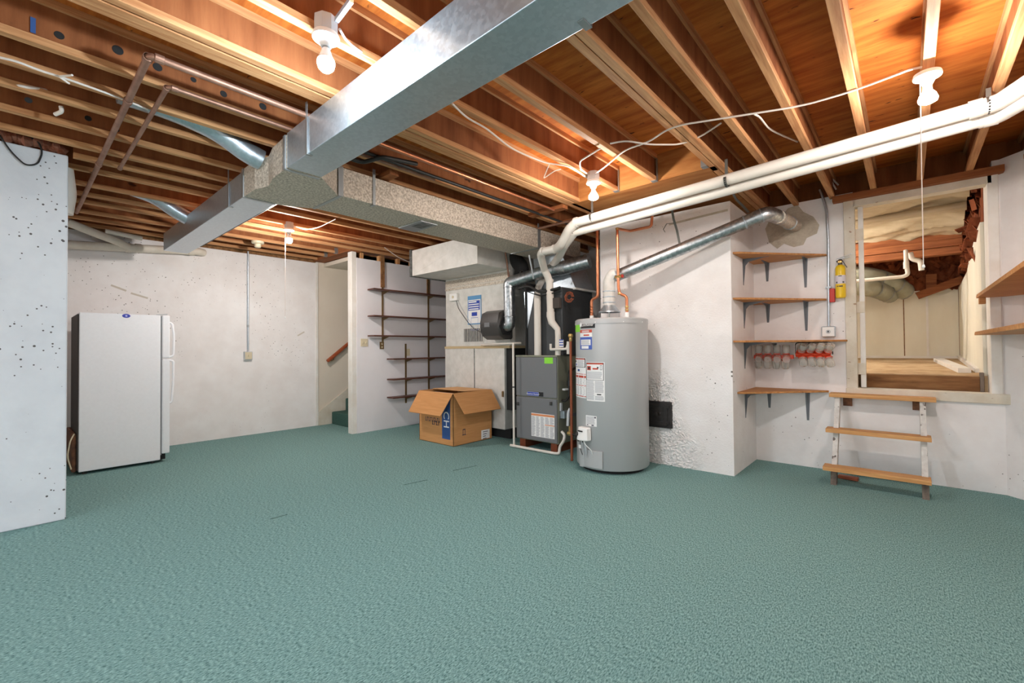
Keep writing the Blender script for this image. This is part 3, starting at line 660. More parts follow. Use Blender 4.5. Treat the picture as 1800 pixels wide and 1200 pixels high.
# ================================================================== FURNACE, coil, plenum
FY = 4.28; f0 = PY(906, 624, FY); f1 = PY(980, 780, FY)
FX0, FX1, FZ0, FZ1 = f0.x, f1.x, .105, f0.z
fu = thing('furnace', ((FX0 + FX1) / 2, FY + .35, 0), 'grey upright gas furnace on wooden feet left of the water heater', 'furnace')
m = MB(); m.box(FX0, FX1, FY + .02, FY + .72, FZ0, FZ1); m.build('cabinet', 'furnace_olive', fu, bevel=.004)
zs = PY(940, 698, FY).z
m = MB(); m.box(FX0 + .006, FX1 - .006, FY, FY + .02, zs + .006, FZ1 - .025); m.build('upper_door', 'furnace_grey', fu, bevel=.006)
m = MB(); m.box(FX0 + .006, FX1 - .006, FY, FY + .02, FZ0 + .012, zs - .006); ld = m.build('lower_door', 'furnace_grey', fu, bevel=.006)
m = MB(); m.box(FX0, FX1, FY + .005, FY + .03, FZ1 - .022, FZ1); m.build('top_rail', 'furnace_olive', fu, bevel=.003)
for px in (911, 969):
    c = PY(px, 709, FY); m = MB(); m.box(c.x - .016, c.x + .016, FY - .018, FY, c.z - .02, c.z + .02); m.build('door_knob', 'black_plastic', ld, bevel=.006)
c = PY(941, 692, FY)
m = MB(); m.box(c.x - .125, c.x + .125, FY - .006, FY, c.z - .026, c.z + .026); pl = m.build('name_plate', 'label_black', fu, bevel=.004)
m = MB(); m.box(c.x - .122, c.x + .055, FY - .0072, FY - .006, c.z - .022, c.z + .022); m.build('plate_field', 'badge_light', pl)
m = MB(); m.box(c.x - .118, c.x + .051, FY - .0082, FY - .0072, c.z - .018, c.z + .018); m.build('plate_field', 'sheet_blue', pl)
text('American Standard', .026, (c.x - .033, FY - .0092, c.z - .001), (1, 0, 0), (0, 0, 1), 'paper_white', pl, 'lettering', .0006, .2)
a, b = PY(957, 628, FY), PY(972, 639, FY)
m = MB(); m.box(a.x, b.x, FY - .002, FY, b.z, a.z); m.build('green_sticker', 'label_green', fu)
a, b = PY(934, 725, FY), PY(975, 772, FY)
m = MB(); m.box(a.x, b.x, FY - .0015, FY, b.z, a.z); wlb = m.build('warning_label', 'paper_white', ld)
m = MB(); m.box(a.x, b.x, FY - .0025, FY - .0015, a.z - .03, a.z - .006); m.box(a.x + (b.x - a.x) * .6, b.x, FY - .0025, FY - .0015, a.z - .135, a.z - .125); m.build('heading', 'label_orange', wlb)
m = MB()
for cI in range(5):
    x0 = a.x + (b.x - a.x) * (cI + .08) / 5; x1 = a.x + (b.x - a.x) * (cI + .9) / 5
    for k in range(26):
        z = a.z - .045 - k * .0105
        if z > b.z + .008 and not (cI >= 3 and -.14 < z - a.z < -.12): m.box(x0, x1 - .02 * random.random(), FY - .0022, FY - .0015, z, z + .006)
m.build('fine_print', 'paper_text', wlb)
for x in (FX0 + .04, FX1 - .12):
    m = MB(); m.box(x, x + .09, FY + .03, FY + .66, 0, FZ0); m.build('wooden_foot', 'copper_red', fu)
# side fittings
sx = FX1
def on_side(px, py): return PX(px, py, sx)
a, b = PX(980, 690, sx), PX(990, 685, sx)
m = MB(); m.box(sx, sx + .06, FY + .06, FY + .17, PX(984, 735, sx).z, PX(984, 722, sx).z); m.build('switch_box', 'galvanized', fu, bevel=.003)
m = MB(); m.box(sx, sx + .02, FY + .05, FY + .08, PX(984, 722, sx).z, PX(984, 708, sx).z); m.build('conduit_stub', 'plastic_grey', fu)
m = MB(); m.box(sx, sx + .004, FY + .05, FY + .72, zs - .24, zs - .2); m.build('side_seam', 'furnace_grey', fu)
m = MB(); m.tube([(sx, FY + .10, zs - .02), (sx + .05, FY + .10, zs - .03), (sx + .06, FY + .16, zs + .02), (sx + .06, FY + .17, zs + .32), (sx + .06, FY + .3, zs + .36), (sx + .06, FY + .7, zs + .36)], .015, 10, .03)
gp = m.build('gas_pipe', 'black_iron', fu, smooth=True)
m = MB(); m.lathe([(.03, -.03), (.03, .03)], (sx + .06, FY + .17, zs + .18), (0, 0, 1), 8); m.build('gas_valve', 'black_iron', gp)
m = MB(); m.box(sx + .02, sx + .06, FY + .08, FY + .16, zs + .10, zs + .12); m.build('valve_handle', 'plastic_white', gp)

CX_0, CX_1, CZ1 = FX0 + .02, FX1 + .02, 1.98
co = thing('coil_case', ((CX_0 + CX_1) / 2, 4.75, FZ1), 'black cooling coil case standing on top of the furnace', 'coil case')
m = MB(); m.box(CX_0 + .10, CX_1, FY + .10, FY + .78, FZ1, CZ1); m.build('case', 'coil_black', co, bevel=.004)
m = MB(); m.box(CX_0 + .08, CX_0 + .10, FY + .08, FY + .7, FZ1, CZ1 + .1); m.build('dark_gap', 'black_matte', co)
a = PY(921, 512, FY + .095); b = PY(938, 570, FY + .095)
m = MB(); m.prism([PY(921, 513, FY + .095), PY(939, 513, FY + .095), PY(934, 545, FY + .095), PY(927, 577, FY + .095), PY(924, 560, FY + .095)], (0, .004, 0)); m.build('foil_insulation', 'galvanized', co)
q = PY(1001, 522, FY + .06); m = MB()
for rr in (.035, .05, .062): m.tube([q + V((rr * math.cos(t * .42), -.01 * (t % 2), rr * math.sin(t * .42))) for t in range(15)], .005, 6)
m.build('coiled_line', 'copper_red', co, smooth=True)
m = MB(); q = PY(980, 532, FY + .08); m.box(q.x - .05, q.x + .05, FY + .04, FY + .10, q.z - .07, q.z + .06); m.build('valve_block', 'fridge_back', co, bevel=.01)
m = MB(); m.tube([PY(912, 507, FY), PY(930, 502, FY - .02), PY(950, 515, FY), PY(985, 505, FY + .06)], .016, 10, .06); m.build('suction_line', 'black_iron', co, smooth=True)
m = MB(); m.tube([PY(905, 500, FY), PY(925, 512, FY - .02), PY(950, 520, FY), PY(985, 512, FY + .06)], .007, 8, .06); m.build('liquid_line', 'cable_black', co, smooth=True)
pn = thing('supply_plenum', ((CX_0 + CX_1) / 2, 4.8, CZ1), 'galvanized supply plenum joining coil case to branch duct', 'duct')
m = MB(); x0, x1 = CX_0 + .06, CX_1 + .03
m.hexa([(x0, FY + .34, CZ1), (x1, FY + .34, CZ1), (x1, FY + .8, CZ1), (x0, FY + .8, CZ1)], [(BX0, FY + .38, DZ0), (BX1, FY + .38, DZ0), (BX1, 5.1, DZ0), (BX0, 5.1, DZ0)]); m.build('transition', 'galvanized', pn)
m = MB(); m.box(x0 - .008, x1 + .012, FY + .33, FY + .81, CZ1 - .012, CZ1 + .012); m.build('flange', 'galvanized_dull', pn)
m = MB(); m.tube([PY(893, 445, 4.6), PY(905, 455, 4.62), PY(918, 470, 4.62), PY(915, 490, 4.62)], .10, 16, .12); tag(m.build('flexible_duct', 'black_matte', smooth=True), 'black flexible duct beside the return box above the furnace', 'duct')
m = MB(); m.tube([PY(888, 443, 4.40), PY(891, 458, 4.44), PY(893, 478, 4.48), PY(895, 492, 4.5)], .012, 8, .05); tag(m.build('old_pipe', 'copper_old', smooth=True), 'thin brown pipe hanging at the corner of the return box', 'pipe')

# ================================================================== PVC VENT PIPES
R = .044
e0, e1 = PY(1741, 184, 3.77), PY(1013, 391, 3.77)
vp = thing('vent_pipe', (-1, 3.77, e1.z), 'upper white plastic vent pipe running under the joists to the furnace', 'pipe')
far = e0 + V((.35, -.45, .05))
d = MB(); d.tube([e0, e1], R, 20); d.build('straight_run', 'pvc', vp, smooth=True)
d = MB(); d.tube([e0 - (e0 - e1).normalized() * .05, e0 + V((.03, 0, 0)), far], R + .004, 20, .08); d.build('elbow', 'pvc', vp, smooth=True)
path = [PY(1013, 391, 3.77), PY(1001, 401, 3.78), PY(986, 430, 3.88), PY(978, 437, 3.95), PY(949, 443, 3.99), PY(957, 474, 4.25), PY(966, 492, 4.33), PY(968, 548, 4.33)]
d = MB(); d.tube(path[:4], R + .003, 20, .07); d.build('offset', 'pvc', vp, smooth=True)
d = MB(); d.tube(path[3:6], R - .001, 20, .08); d.build('elbow', 'pvc', vp, smooth=True)
d = MB(); d.tube(path[5:], R, 20, .07); d.build('drop', 'pvc', vp, smooth=True)
d = MB(); p = path[-1]; d.tube([p, p - V((0, 0, .05)), PY(970, 566, 4.33), PY(980, 578, 4.35), PY(981, 590, 4.35), PY(981, 624, 4.35)], [R + .006] * 2 + [R] + [.036] * 3, 18, 0); d.build('reducer', 'pvc', vp, smooth=True)
def ring(c, ax, r, par, mt='pvc', w_=.016):
    d = MB(); d.lathe([(r - .004, -w_), (r, -w_), (r, w_), (r - .004, w_)], c, ax, 22, False); d.build('coupling', mt, par, smooth=False)
dr = (e1 - e0).normalized()
ring(e1, dr, R + .008, vp); ring(path[3] + (path[4] - path[3]).normalized() * .02, path[4] - path[3], R + .008, vp); ring(path[4] - (path[4] - path[3]).normalized() * .06, path[4] - path[3], R + .008, vp)
ring(path[6] - V((0, 0, .01)), (0, 0, 1), R + .006, vp); ring(e0 - dr * -.06, dr, R + .008, vp, w_=.03)
i0, i1 = PY(1741, 206, 3.87), PY(1010, 408, 3.87)
ip = thing('vent_pipe', (-1, 3.87, i1.z), 'lower white plastic vent pipe running close behind the upper one', 'pipe')
d = MB(); d.tube([i0, i1], R, 20); d.build('straight_run', 'pvc', ip, smooth=True)
d = MB(); d.tube([i0 - (i0 - i1).normalized() * .05, i0 + V((.03, 0, 0)), i0 + V((.35, -.45, .03))], R + .004, 20, .08); d.build('elbow', 'pvc', ip, smooth=True)
ring(i0, dr, R + .008, ip, w_=.03)
path = [i1, PY(992, 432, 3.98), PY(984, 449, 4.25), PY(972, 466, 4.52), PY(955, 488, 4.61), PY(945, 507, 4.54), PY(944.5, 521, 4.335)]
d = MB(); d.tube(path[:4], R, 18, .07); d.build('offset', 'pvc', ip, smooth=True)
d = MB(); d.tube(path[3:7] + [V((path[6].x, 4.335, FZ1))], R, 18, .07); d.build('drop', 'pvc', ip, smooth=True)
ring(path[3], path[3] - path[2], R + .008, ip)
d = MB(); d.tube([PY(977, 540, 4.42), PY(977, 576, 4.42)], .03, 14); d.build('stub', 'pvc', ip, smooth=True)
# perforated hanger straps
for k, (px, py) in enumerate(((1041, 382), (1277, 318), (1738, 185))):
    c = PY(px, py, 3.77)
    hs_ = thing('hanger_strap', (c.x, c.y, c.z), ['perforated hanger strap on the upper vent pipe near the furnace', 'perforated hanger strap on the upper vent pipe at the end of the wood header', 'perforated hanger strap on the upper vent pipe near its right elbow'][k], 'strap', 'perforated vent pipe straps')
    d = MB(); d.lathe([(R + .001, -.011), (R + .004, -.011), (R + .004, .011), (R + .001, .011)], c, dr, 20, False); d.build('loop', 'strap_dark', hs_)
    d = MB(); d.box(c.x - .011, c.x + .011, c.y - .002, c.y + .002, c.z + R, JZ + .02); tl = d.build('tail', 'strap_dark', hs_)
    d = MB()
    for q in range(9):
        a = -2.6 + q * .35; cc = c + V((0, -math.cos(a) * (R + .0045), math.sin(a) * (R + .0045))); d.obox(cc, (1, 0, 0), (0, -math.cos(a), math.sin(a)), (0, math.sin(a), math.cos(a)), .004, .0006, .005)
    d.build('strap_hole', 'black_matte', hs_)
c = PY(1330, 345, 4.35)
d = MB()
Q = [PY(1287, 337, 4.1), PY(1294, 350, 4.3), PY(1304, 360, 4.45), PY(1316, 373, 4.6)]
for a, b in zip(Q[:-1], Q[1:]): d.bar(a, b, .022, .003, (0, 1, .4))
tag(d.build('hanger_strap', 'strap_dark'), 'loose perforated strap hanging down to the steel flue', 'strap')
Q = [PY(1180, 362, 4.3), PY(1184, 385, 4.35), PY(1190, 405, 4.4), PY(1195, 430, 4.45)]
d = MB()
for a, b in zip(Q[:-1], Q[1:]): d.bar(a, b, .022, .003, (0, 1, .0))
Q2 = [PY(1184, 392, 4.4), PY(1172, 393, 4.42), PY(1166, 403, 4.44), PY(1169, 408, 4.44)]
for a, b in zip(Q2[:-1], Q2[1:]): d.bar(a, b, .004, .012, (0, 1, 0))
tag(d.build('hanger_strap', 'strap_dark'), 'curled perforated strap hanging against the white wall above the flue', 'strap')

# ================================================================== WATER HEATER
HC, HR, HB, HT = V((-2.345, 4.223, 0)), .373, .035, 1.545
he = thing('water_heater', HC, 'tall grey cylindrical gas water heater with warning labels', 'water heater')
m = MB(); m.lathe([(HR - .01, HB), (HR, HB + .012), (HR, HT - .055), (HR + .0, HT - .05)], HC, (0, 0, 1), 72); m.build('tank', 'tank_grey', he, smooth=True)
m = MB(); m.lathe([(HR + .004, HT - .058), (HR + .004, HT - .012), (HR - .012, HT), (.06, HT + .004)], HC, (0, 0, 1), 72); m.build('top_cap', 'tank_grey', he, smooth=True)
m = MB(); m.lathe([(HR - .05, 0), (HR - .05, HB + .005)], HC, (0, 0, 1), 40); m.build('base_ring', 'black_matte', he)
def cyl(px, py, r=HR):
    d = ray(px, py); a = d.x ** 2 + d.y ** 2; ox, oy = -HC.x, -HC.y
    b = 2 * (ox * d.x + oy * d.y); c = ox * ox + oy * oy - r * r; t = (-b - math.sqrt(max(0, b * b - 4 * a * c))) / (2 * a)
    p = CAM + d * t; return math.atan2(p.y - HC.y, p.x - HC.x), p.z
def lab(name, x0, y0, x1, y1, mt, par, lift=0):
    a0, z1 = cyl(x0, y0); a1, z0 = cyl(x1, y1); m = MB(); m.patch(HC, HR + lift, a0, a1, z0, z1); return m.build(name, mt, par), (a0, a1, z0, z1)
def sub(name, R_, fx0, fx1, fy0, fy1, mt, par, lift=.0012):
    a0, a1, z0, z1 = R_; m = MB(); m.patch(HC, HR + lift, a0 + (a1 - a0) * fx0, a0 + (a1 - a0) * fx1, z0 + (z1 - z0) * fy0, z0 + (z1 - z0) * fy1, .0008, 5); return m.build(name, mt, par)
def lines(R_, fx0, fx1, fy0, fy1, n, par, mt='paper_text', lift=.0012):
    a0, a1, z0, z1 = R_; m = MB()
    for k in range(n):
        y = fy0 + (fy1 - fy0) * (k + .25) / n; y2 = y + (fy1 - fy0) * .5 / n; e = fx1 - random.random() * .12 * (fx1 - fx0)
        m.patch(HC, HR + lift, a0 + (a1 - a0) * fx0, a0 + (a1 - a0) * e, z0 + (z1 - z0) * y, z0 + (z1 - z0) * y2, .0006, 4)
    return m.build('fine_print', mt, par)
lb, r_ = lab('brand_plate', 1021, 566, 1046, 576, 'label_black', he, .0005)
am = (r_[0] + r_[1]) / 2; n_ = V((math.cos(am), math.sin(am), 0)); tx = V((-math.sin(am), math.cos(am), 0))
text('Lochinvar', .040, HC + n_ * (HR + .003) + tx * .008 + V((0, 0, (r_[2] + r_[3]) / 2)), tx, (0, 0, 1), 'paper_white', lb, 'lettering', .0008)
m = MB(); c = HC + n_ * (HR + .003) - tx * .085 + V((0, 0, (r_[2] + r_[3]) / 2)); m.obox(c, tx, n_, (0, 0, 1), .011, .001, .016); m.build('emblem', 'paper_white', lb)
lab('green_sticker', 1011.5, 566, 1019.5, 583, 'label_green', he)
lb, r_ = lab('service_tag', 1020, 580, 1041, 614, 'paper_white', he)
sub('heading', r_, 0, 1, .85, 1, 'label_red', lb); sub('heading', r_, .35, .8, .69, .76, 'label_red', lb); sub('blue_field', r_, 0, 1, 0, .63, 'label_blue', lb); sub('white_field', r_, .1, .9, .22, .5, 'paper_white', lb, .002); sub('white_field', r_, .15, .75, .04, .18, 'paper_white', lb, .002)
lines(r_, .15, .85, .24, .48, 5, lb, 'paper_text', .0026); lines(r_, .2, .8, .87, .97, 2, lb, 'paper_white', .0022)
lb, r_ = lab('warning_label', 1011, 628, 1030.5, 700, 'paper_white', he)
sub('frame', r_, .05, .98, .76, .99, 'label_black', lb); sub('panel', r_, .08, .94, .775, .955, 'paper_white', lb, .0022); sub('heading', r_, .08, .94, .955, .98, 'label_red', lb, .0022)
sub('red_rule', r_, 0, 1, .585, .60, 'label_red', lb); sub('heading', r_, 0, 1, .50, .555, 'label_red', lb); sub('red_rule', r_, 0, 1, .30, .315, 'label_red', lb); sub('red_rule', r_, 0, 1, .03, .05, 'label_red', lb)
sub('pictogram', r_, .12, .3, .88, .93, 'label_black', lb, .003); sub('pictogram', r_, .2, .35, .80, .85, 'label_blue', lb, .003); sub('pictogram', r_, .45, .62, .66, .71, 'ink_blue', lb, .0022)
lines(r_, .45, .9, .79, .94, 7, lb, lift=.003); lines(r_, .05, .98, .33, .49, 8, lb); lines(r_, .05, .98, .07, .29, 10, lb)
lb, r_ = lab('warning_label', 1031, 636, 1063.5, 706, 'paper_white', he)
sub('frame', r_, .0, .96, .535, .985, 'label_black', lb); sub('panel', r_, .03, .93, .545, .94, 'paper_white', lb, .0022); sub('heading', r_, .03, .93, .94, .975, 'label_red', lb, .0022)
sub('pictogram', r_, .06, .28, .79, .90, 'label_red', lb, .003); sub('pictogram', r_, .11, .23, .815, .875, 'label_black', lb, .0038); sub('pictogram', r_, .38, .68, .81, .85, 'label_red', lb, .003); sub('pictogram', r_, .62, .70, .84, .88, 'label_black', lb, .0036); sub('pictogram', r_, .78, .88, .80, .92, 'ink_dark', lb, .003); sub('panel', r_, .80, .86, .81, .91, 'paper_white', lb, .0038)
lines(r_, .06, .9, .57, .76, 8, lb, lift=.003); lines(r_, .02, .46, .03, .52, 20, lb); lines(r_, .5, .95, .22, .52, 12, lb); lines(r_, .5, .95, .03, .14, 4, lb); sub('stamp', r_, .6, .82, .16, .19, 'label_black', lb)
lb, r_ = lab('rating_label', 1030, 729, 1049, 750, 'paper_white', he); lines(r_, .08, .85, .15, .92, 9, lb); sub('stamp', r_, .1, .25, .05, .13, 'ink_dark', lb); sub('stamp', r_, .55, .75, .04, .14, 'ink_dark', lb); sub('stamp', r_, .82, .94, .78, .92, 'ink_dark', lb)
for px in (1011, 1021, 1046, 1096, 1129):
    a, z = cyl(px, 557 if px < 1100 else 560, HR + .004); n_ = V((math.cos(a), math.sin(a), 0)); m = MB(); m.lathe([(.006, 0), (.004, .004)], HC + n_ * (HR + .003) + V((0, 0, HT - .045)), n_, 8); m.build('screw', 'paper_white', he)
# gas control
a, z = cyl(1031, 761); n_ = V((math.cos(a), math.sin(a), 0)); tx = V((-math.sin(a), math.cos(a), 0)); c = HC + n_ * HR + V((0, 0, z))
m = MB(); pf = [(-.075, .0), (-.075, .05), (-.055, .085), (-.02, .10), (.06, .085), (.075, .06), (.075, 0)]
m.hexa([c + tx * u - V((0, 0, .065)) + n_ * v for u, v in pf], [c + tx * u * .9 + V((0, 0, .065)) + n_ * v * (.75 if v > .06 else 1) for u, v in pf]); gc = m.build('gas_control', 'plastic_white', he, bevel=.012, seg=3, smooth=True)
m = MB(); m.lathe([(.02, 0), (.018, .015)], c - tx * .05 + n_ * .075 + V((0, 0, -.005)), n_ - tx * .6, 16); m.build('dial', 'black_plastic', gc)
m = MB(); m.obox(c + n_ * .088 + V((0, 0, .03)), tx, n_, (0, 0, 1), .03, .004, .006); m.build('legend', 'label_black', gc)
for u in (-.045, .02):
    m = MB(); m.lathe([(.010, 0), (.010, .03)], c + tx * u + n_ * .07 - V((0, 0, .08)), (0, 0, 1), 10); m.build('fitting', 'black_plastic', gc)
m = MB(); m.tube([c + tx * .03 + n_ * .07 - V((0, 0, .07)), c + tx * .07 + n_ * .08 - V((0, 0, .10)), c + tx * .11 + n_ * .04 - V((0, 0, .15)), c + tx * .10 + n_ * .02 - V((0, 0, .19))], .004, 6, .03); m.build('wire', 'plastic_white', gc, smooth=True)
for u, dz in ((-.01, 0), (.02, 0), (.035, 0)):
    m = MB(); m.tube([c + tx * u + n_ * .06 - V((0, 0, .06)), c + tx * (u - .005) + n_ * .02 - V((0, 0, .24))], .005, 8); m.build('burner_tube', 'plastic_grey', gc, smooth=True)
m = MB(); m.tube([c - tx * .02 + n_ * .07 - V((0, 0, .07)), c - tx * .03 + n_ * .06 - V((0, 0, .15)), c - tx * .03 + n_ * .03 - V((0, 0, .22))], .003, 6, .03); m.build('wire', 'cable_black', gc, smooth=True)
m = MB(); m.obox(c - tx * .03 + n_ * .065 - V((0, 0, .13)), tx, n_, (0, 0, 1), .016, .002, .018); m.build('tag', 'paper_white', gc)
m = MB(); a0, _ = cyl(1023, 810); a1, _ = cyl(1060, 810); m.patch(HC, HR, a0, a1, HB + .02, HB + .19, .018, 10); m.build('burner_door', 'tank_grey', he, bevel=.004)
m = MB(); am = a0 + .06; nn = V((math.cos(am), math.sin(am), 0)); m.lathe([(.05, 0), (.05, .17)], HC + nn * (HR - .015) + V((0, 0, HB + .01)), (0, 0, 1), 18); m.build('burner_cover', 'tank_grey', he, smooth=True)
# draught hood
m = MB(); HTOP = V((HC.x, HC.y, HT))
top = PY(1071, 549, HC.y); HTOP = V((top.x, HC.y, HT))
m.lathe([(.085, .10), (.115, .085), (.118, .075), (.07, .135), (.062, .15)], HTOP, (0, 0, 1), 28, False); m.build('draught_hood', 'galvanized', he, smooth=True)
for a in range(4):
    d_ = V((math.cos(a * 1.57 + .5), math.sin(a * 1.57 + .5), 0)); m = MB(); m.bar(HTOP + d_ * .10, HTOP + d_ * .105 + V((0, 0, .085)), .012, .003, d_); m.build('hood_leg', 'hanger_metal', he)
m = MB(); m.lathe([(.06, .002), (.06, .02), (.05, .022)], HTOP, (0, 0, 1), 20); m.build('flue_collar', 'black_iron', he)
for px, py, mt in ((1040, 549, 'plastic_white'), (1102, 546, 'plastic_white')):
    q = PY(px, py, HC.y + (.02 if px < 1070 else -.12)); m = MB(); m.lathe([(.022, -.01), (.022, .055)], V((q.x, q.y, HT)), (0, 0, 1), 14); m.build('nipple', mt, he)
NL, NR = PY(1040, 549, HC.y + .02), PY(1102, 546, HC.y - .12)
# flue
B0 = HTOP + V((0, 0, .13)); B1 = V((HTOP.x, HC.y, PY(1072, 490, HC.y).z)); B2 = PY(1343, 377, 4.50); B3 = PY(1366, 380, 4.62); B4 = PY(1398, 397, YW - .02)
fp = thing('flue_pipe', B0, 'steel flue rising from the water heater diagonally to the mortar patch', 'pipe')
d = MB(); d.tube([B0, B1 - V((0, 0, .02)), B1 + V((.05, .01, .05)), B1 + (B2 - B1) * .06], .062, 22, .09, fn=6); d.build('elbow', 'galvanized_dull', fp, smooth=True)
u_ = (B2 - B1).normalized()
d = MB(); d.tube([B1 + u_ * .07, B2], .060, 22); d.build('diagonal_run', 'vent_pipe_metal', fp, smooth=True)
d = MB(); d.tube([B2 - u_ * .08, B2 + u_ * .03, B3 + (B4 - B3) * .15], .064, 22, .10, fn=5); d.build('elbow', 'vent_pipe_metal', fp, smooth=True)
d = MB(); d.tube([B3 + (B4 - B3) * .05, B4], .060, 22); d.build('wall_stub', 'galvanized_spangle', fp, smooth=True)
for c, ax in ((B0 + V((0, 0, .05)), (0, 0, 1)), (B0 + V((0, 0, .11)), (0, 0, 1)), (B0 + V((0, 0, .17)), (0, 0, 1)), (B1 + u_ * .10, u_), (B2 - u_ * .16, u_), (B2 - u_ * .02, u_), (B4 - (B4 - B3) * .35, B4 - B3)):
    d = MB(); d.lathe([(.060, -.007), (.067, -.003), (.067, .003), (.060, .007)], c, ax, 24, False); d.build('crimp_ring', 'galvanized', fp, smooth=True)
# copper to the heater
NLp = V((NL.x, NL.y, HT + .05)); yL = NL.y
d = MB(); p1 = PY(1040, 527, yL); p2 = PY(1051, 521, yL); p3 = PY(1052, 505, yL); p4 = PY(1052, 398, yL)
d.tube([NLp, V((NLp.x, yL, p1.z)), V((p2.x, yL, p2.z)), V((p2.x, yL, p2.z + .08)), V((p2.x, yL, JZ + .05))], .0155, 12, .03); cp = d.build('copper_pipe', 'copper', smooth=True)
tag(cp, 'copper water pipe rising from the left side of the water heater top', 'pipe')
for z in (.04, .07, .10):
    d = MB(); d.lathe([(.016, -.008), (.020, 0), (.016, .008)], NLp + V((0, 0, z)), (0, 0, 1), 14, False); d.build('coupling', 'copper', cp, smooth=True)
NRp = V((NR.x, NR.y, HT + .05)); yR = NR.y
g = [NRp, V((NRp.x, yR, PY(1102, 521, yR).z)), PY(1089, 516, yR), PY(1087, 505, yR), PY(1085, 402, yR), PY(1107, 406, yR + .30), PY(1145, 398, yR + .30), PY(1147, 372, yR + .30)]
d = MB(); d.tube(g, .0145, 12, .03); cp = d.build('copper_pipe', 'copper', smooth=True); tag(cp, 'copper pipe from the right of the water heater top, bending along the wall', 'pipe')
for c in (NRp + V((0, 0, .03)), NRp + V((0, 0, .06)), g[2], g[4]):
    d = MB(); d.lathe([(.016, -.01), (.0195, 0), (.016, .01)], c, (0, 0, 1), 14, False); d.build('coupling', 'brass', cp, smooth=True)
d = MB(); c = PY(1087, 486, yR); d.lathe([(.016, -.035), (.018, 0), (.016, .035)], c, (1, 0, 0), 12); d.build('valve_body', 'brass', cp); 
d = MB(); d.lathe([(.018, 0), (.018, .010)], c + V((.042, 0, 0)), (1, 0, 0), 14); d.build('valve_wheel', 'red_bracket', cp)
c = PY(1003, 590, 4.02); zb = .03
d = MB(); d.tube([(c.x, c.y, zb), (c.x, c.y, c.z)], .0145, 12); cp = d.build('copper_pipe', 'copper_red', smooth=True); tag(cp, 'reddish copper pipe with brass cap standing between furnace and water heater', 'pipe')
d = MB(); d.lathe([(.014, -.06), (.018, -.05), (.018, -.02), (.026, -.012), (.028, 0), (.022, .02)], c, (0, 0, 1), 16); d.build('brass_cap', 'brass', cp, smooth=True)
d = MB(); d.tube([(c.x + .06, c.y + .08, .02), (c.x + .06, c.y + .08, 1.1)], .03, 12); tag(d.build('gas_riser', 'black_iron', smooth=True), 'dark iron riser pipe behind the reddish copper pipe', 'pipe')
g0_ = PY(1000, 762, c.y); d = MB(); d.tube([V((c.x - .06, c.y + .02, g0_.z)), V((c.x + .12, c.y - .02, g0_.z)), HC + V((math.cos(-2.3), math.sin(-2.3), 0)) * (HR + .03) + V((0, 0, g0_.z))], .012, 10, .02); gl = d.build('gas_line', 'black_iron', smooth=True); tag(gl, 'short dark gas line with brass tee feeding the water heater control', 'pipe')
d = MB(); d.lathe([(.022, -.03), (.022, .03)], V((c.x - .03, c.y + .02, g0_.z)), (1, 0, 0), 10); d.build('tee', 'brass', gl)
d = MB(); d.lathe([(.018, -.05), (.018, .05)], V((c.x - .03, c.y + .02, g0_.z + .03)), (0, 0, 1), 10); d.build('union', 'brass', gl)
d = MB(); a = PY(998, 760, c.y + .03); d.tube([PY(1002, 718, c.y + .03), PY(999, 725, c.y + .03), PY(998, 748, c.y + .03)], .016, 12, .02); tag(d.build('flex_connector', 'plastic_grey', smooth=True), 'short grey hose beside the reddish copper pipe', 'hose')
# condensate pipe
yc = FY - .07
cd_ = [PY(846, 606, RY - .05), PY(868, 604, RY - .10), PY(900, 604, RY - .12), V((PY(902, 606, yc).x, yc, PY(902, 606, yc).z))]
xx = cd_[3].x
d = MB(); d.tube([cd_[0], cd_[1], V((xx, RY - .15, cd_[1].z)), V((xx, yc, cd_[1].z)), V((xx, yc, .03))], .014, 12, .03); cn = d.build('condensate_pipe', 'pvc', smooth=True); tag(cn, 'thin white condensate pipe down the left front edge of the furnace', 'pipe')
d = MB(); d.lathe([(.0145, -.008), (.016, 0), (.0145, .008)], (xx, yc, PY(903, 680, yc).z), (0, 0, 1), 12, False); d.build('black_clip', 'black_plastic', cn)
d = MB(); d.tube([(xx - .05, yc - .01, .022), (FX1 + .02, yc - .01, .022), (FX1 + .06, yc + .02, .022), (FX1 + .06, yc + .03, .10), (FX1 + .11, yc + .04, .17), (FX1 + .12, yc + .05, .24), (FX1 + .07, yc + .06, .27)], .017, 12, .03); tag(d.build('drain_pipe', 'pvc', smooth=True), 'white drain pipe lying on the carpet along the furnace base', 'pipe')
d = MB(); q = PY(970, 610, FY + .02); d.tube([PY(968, 604, FY + .02), PY(968, 614, FY + .02), PY(996, 613, FY + .02), PY(999, 602, FY + .02)], .016, 10, .01); dt = d.build('drain_tee', 'pvc', smooth=True); tag(dt, 'small white drain tee with standpipe on top of the furnace', 'pipe')
d = MB(); d.tube([PY(999, 600, FY + .02), PY(999, 622, FY + .02)], .020, 12); d.build('standpipe', 'pvc', dt, smooth=True)
a, b = PY(984, 597, FY + .06), PY(991, 610, FY + .06); m = MB(); m.box(a.x, b.x, FY + .05, FY + .06, b.z, a.z); lb = m.build('label_card', 'paper_white'); tag(lb, 'small blue striped card on top of the furnace', 'card')
m = MB()
for k in range(3): m.box(a.x, b.x, FY + .048, FY + .05, b.z + .02 + k * .03, b.z + .032 + k * .03)
m.build('stripe', 'sheet_blue', lb)
m = MB(); m.box(sx, sx + .03, FY + .50, FY + .71, 1.0, 1.13); m.build('yellow_tag', 'label_yellow', fu)

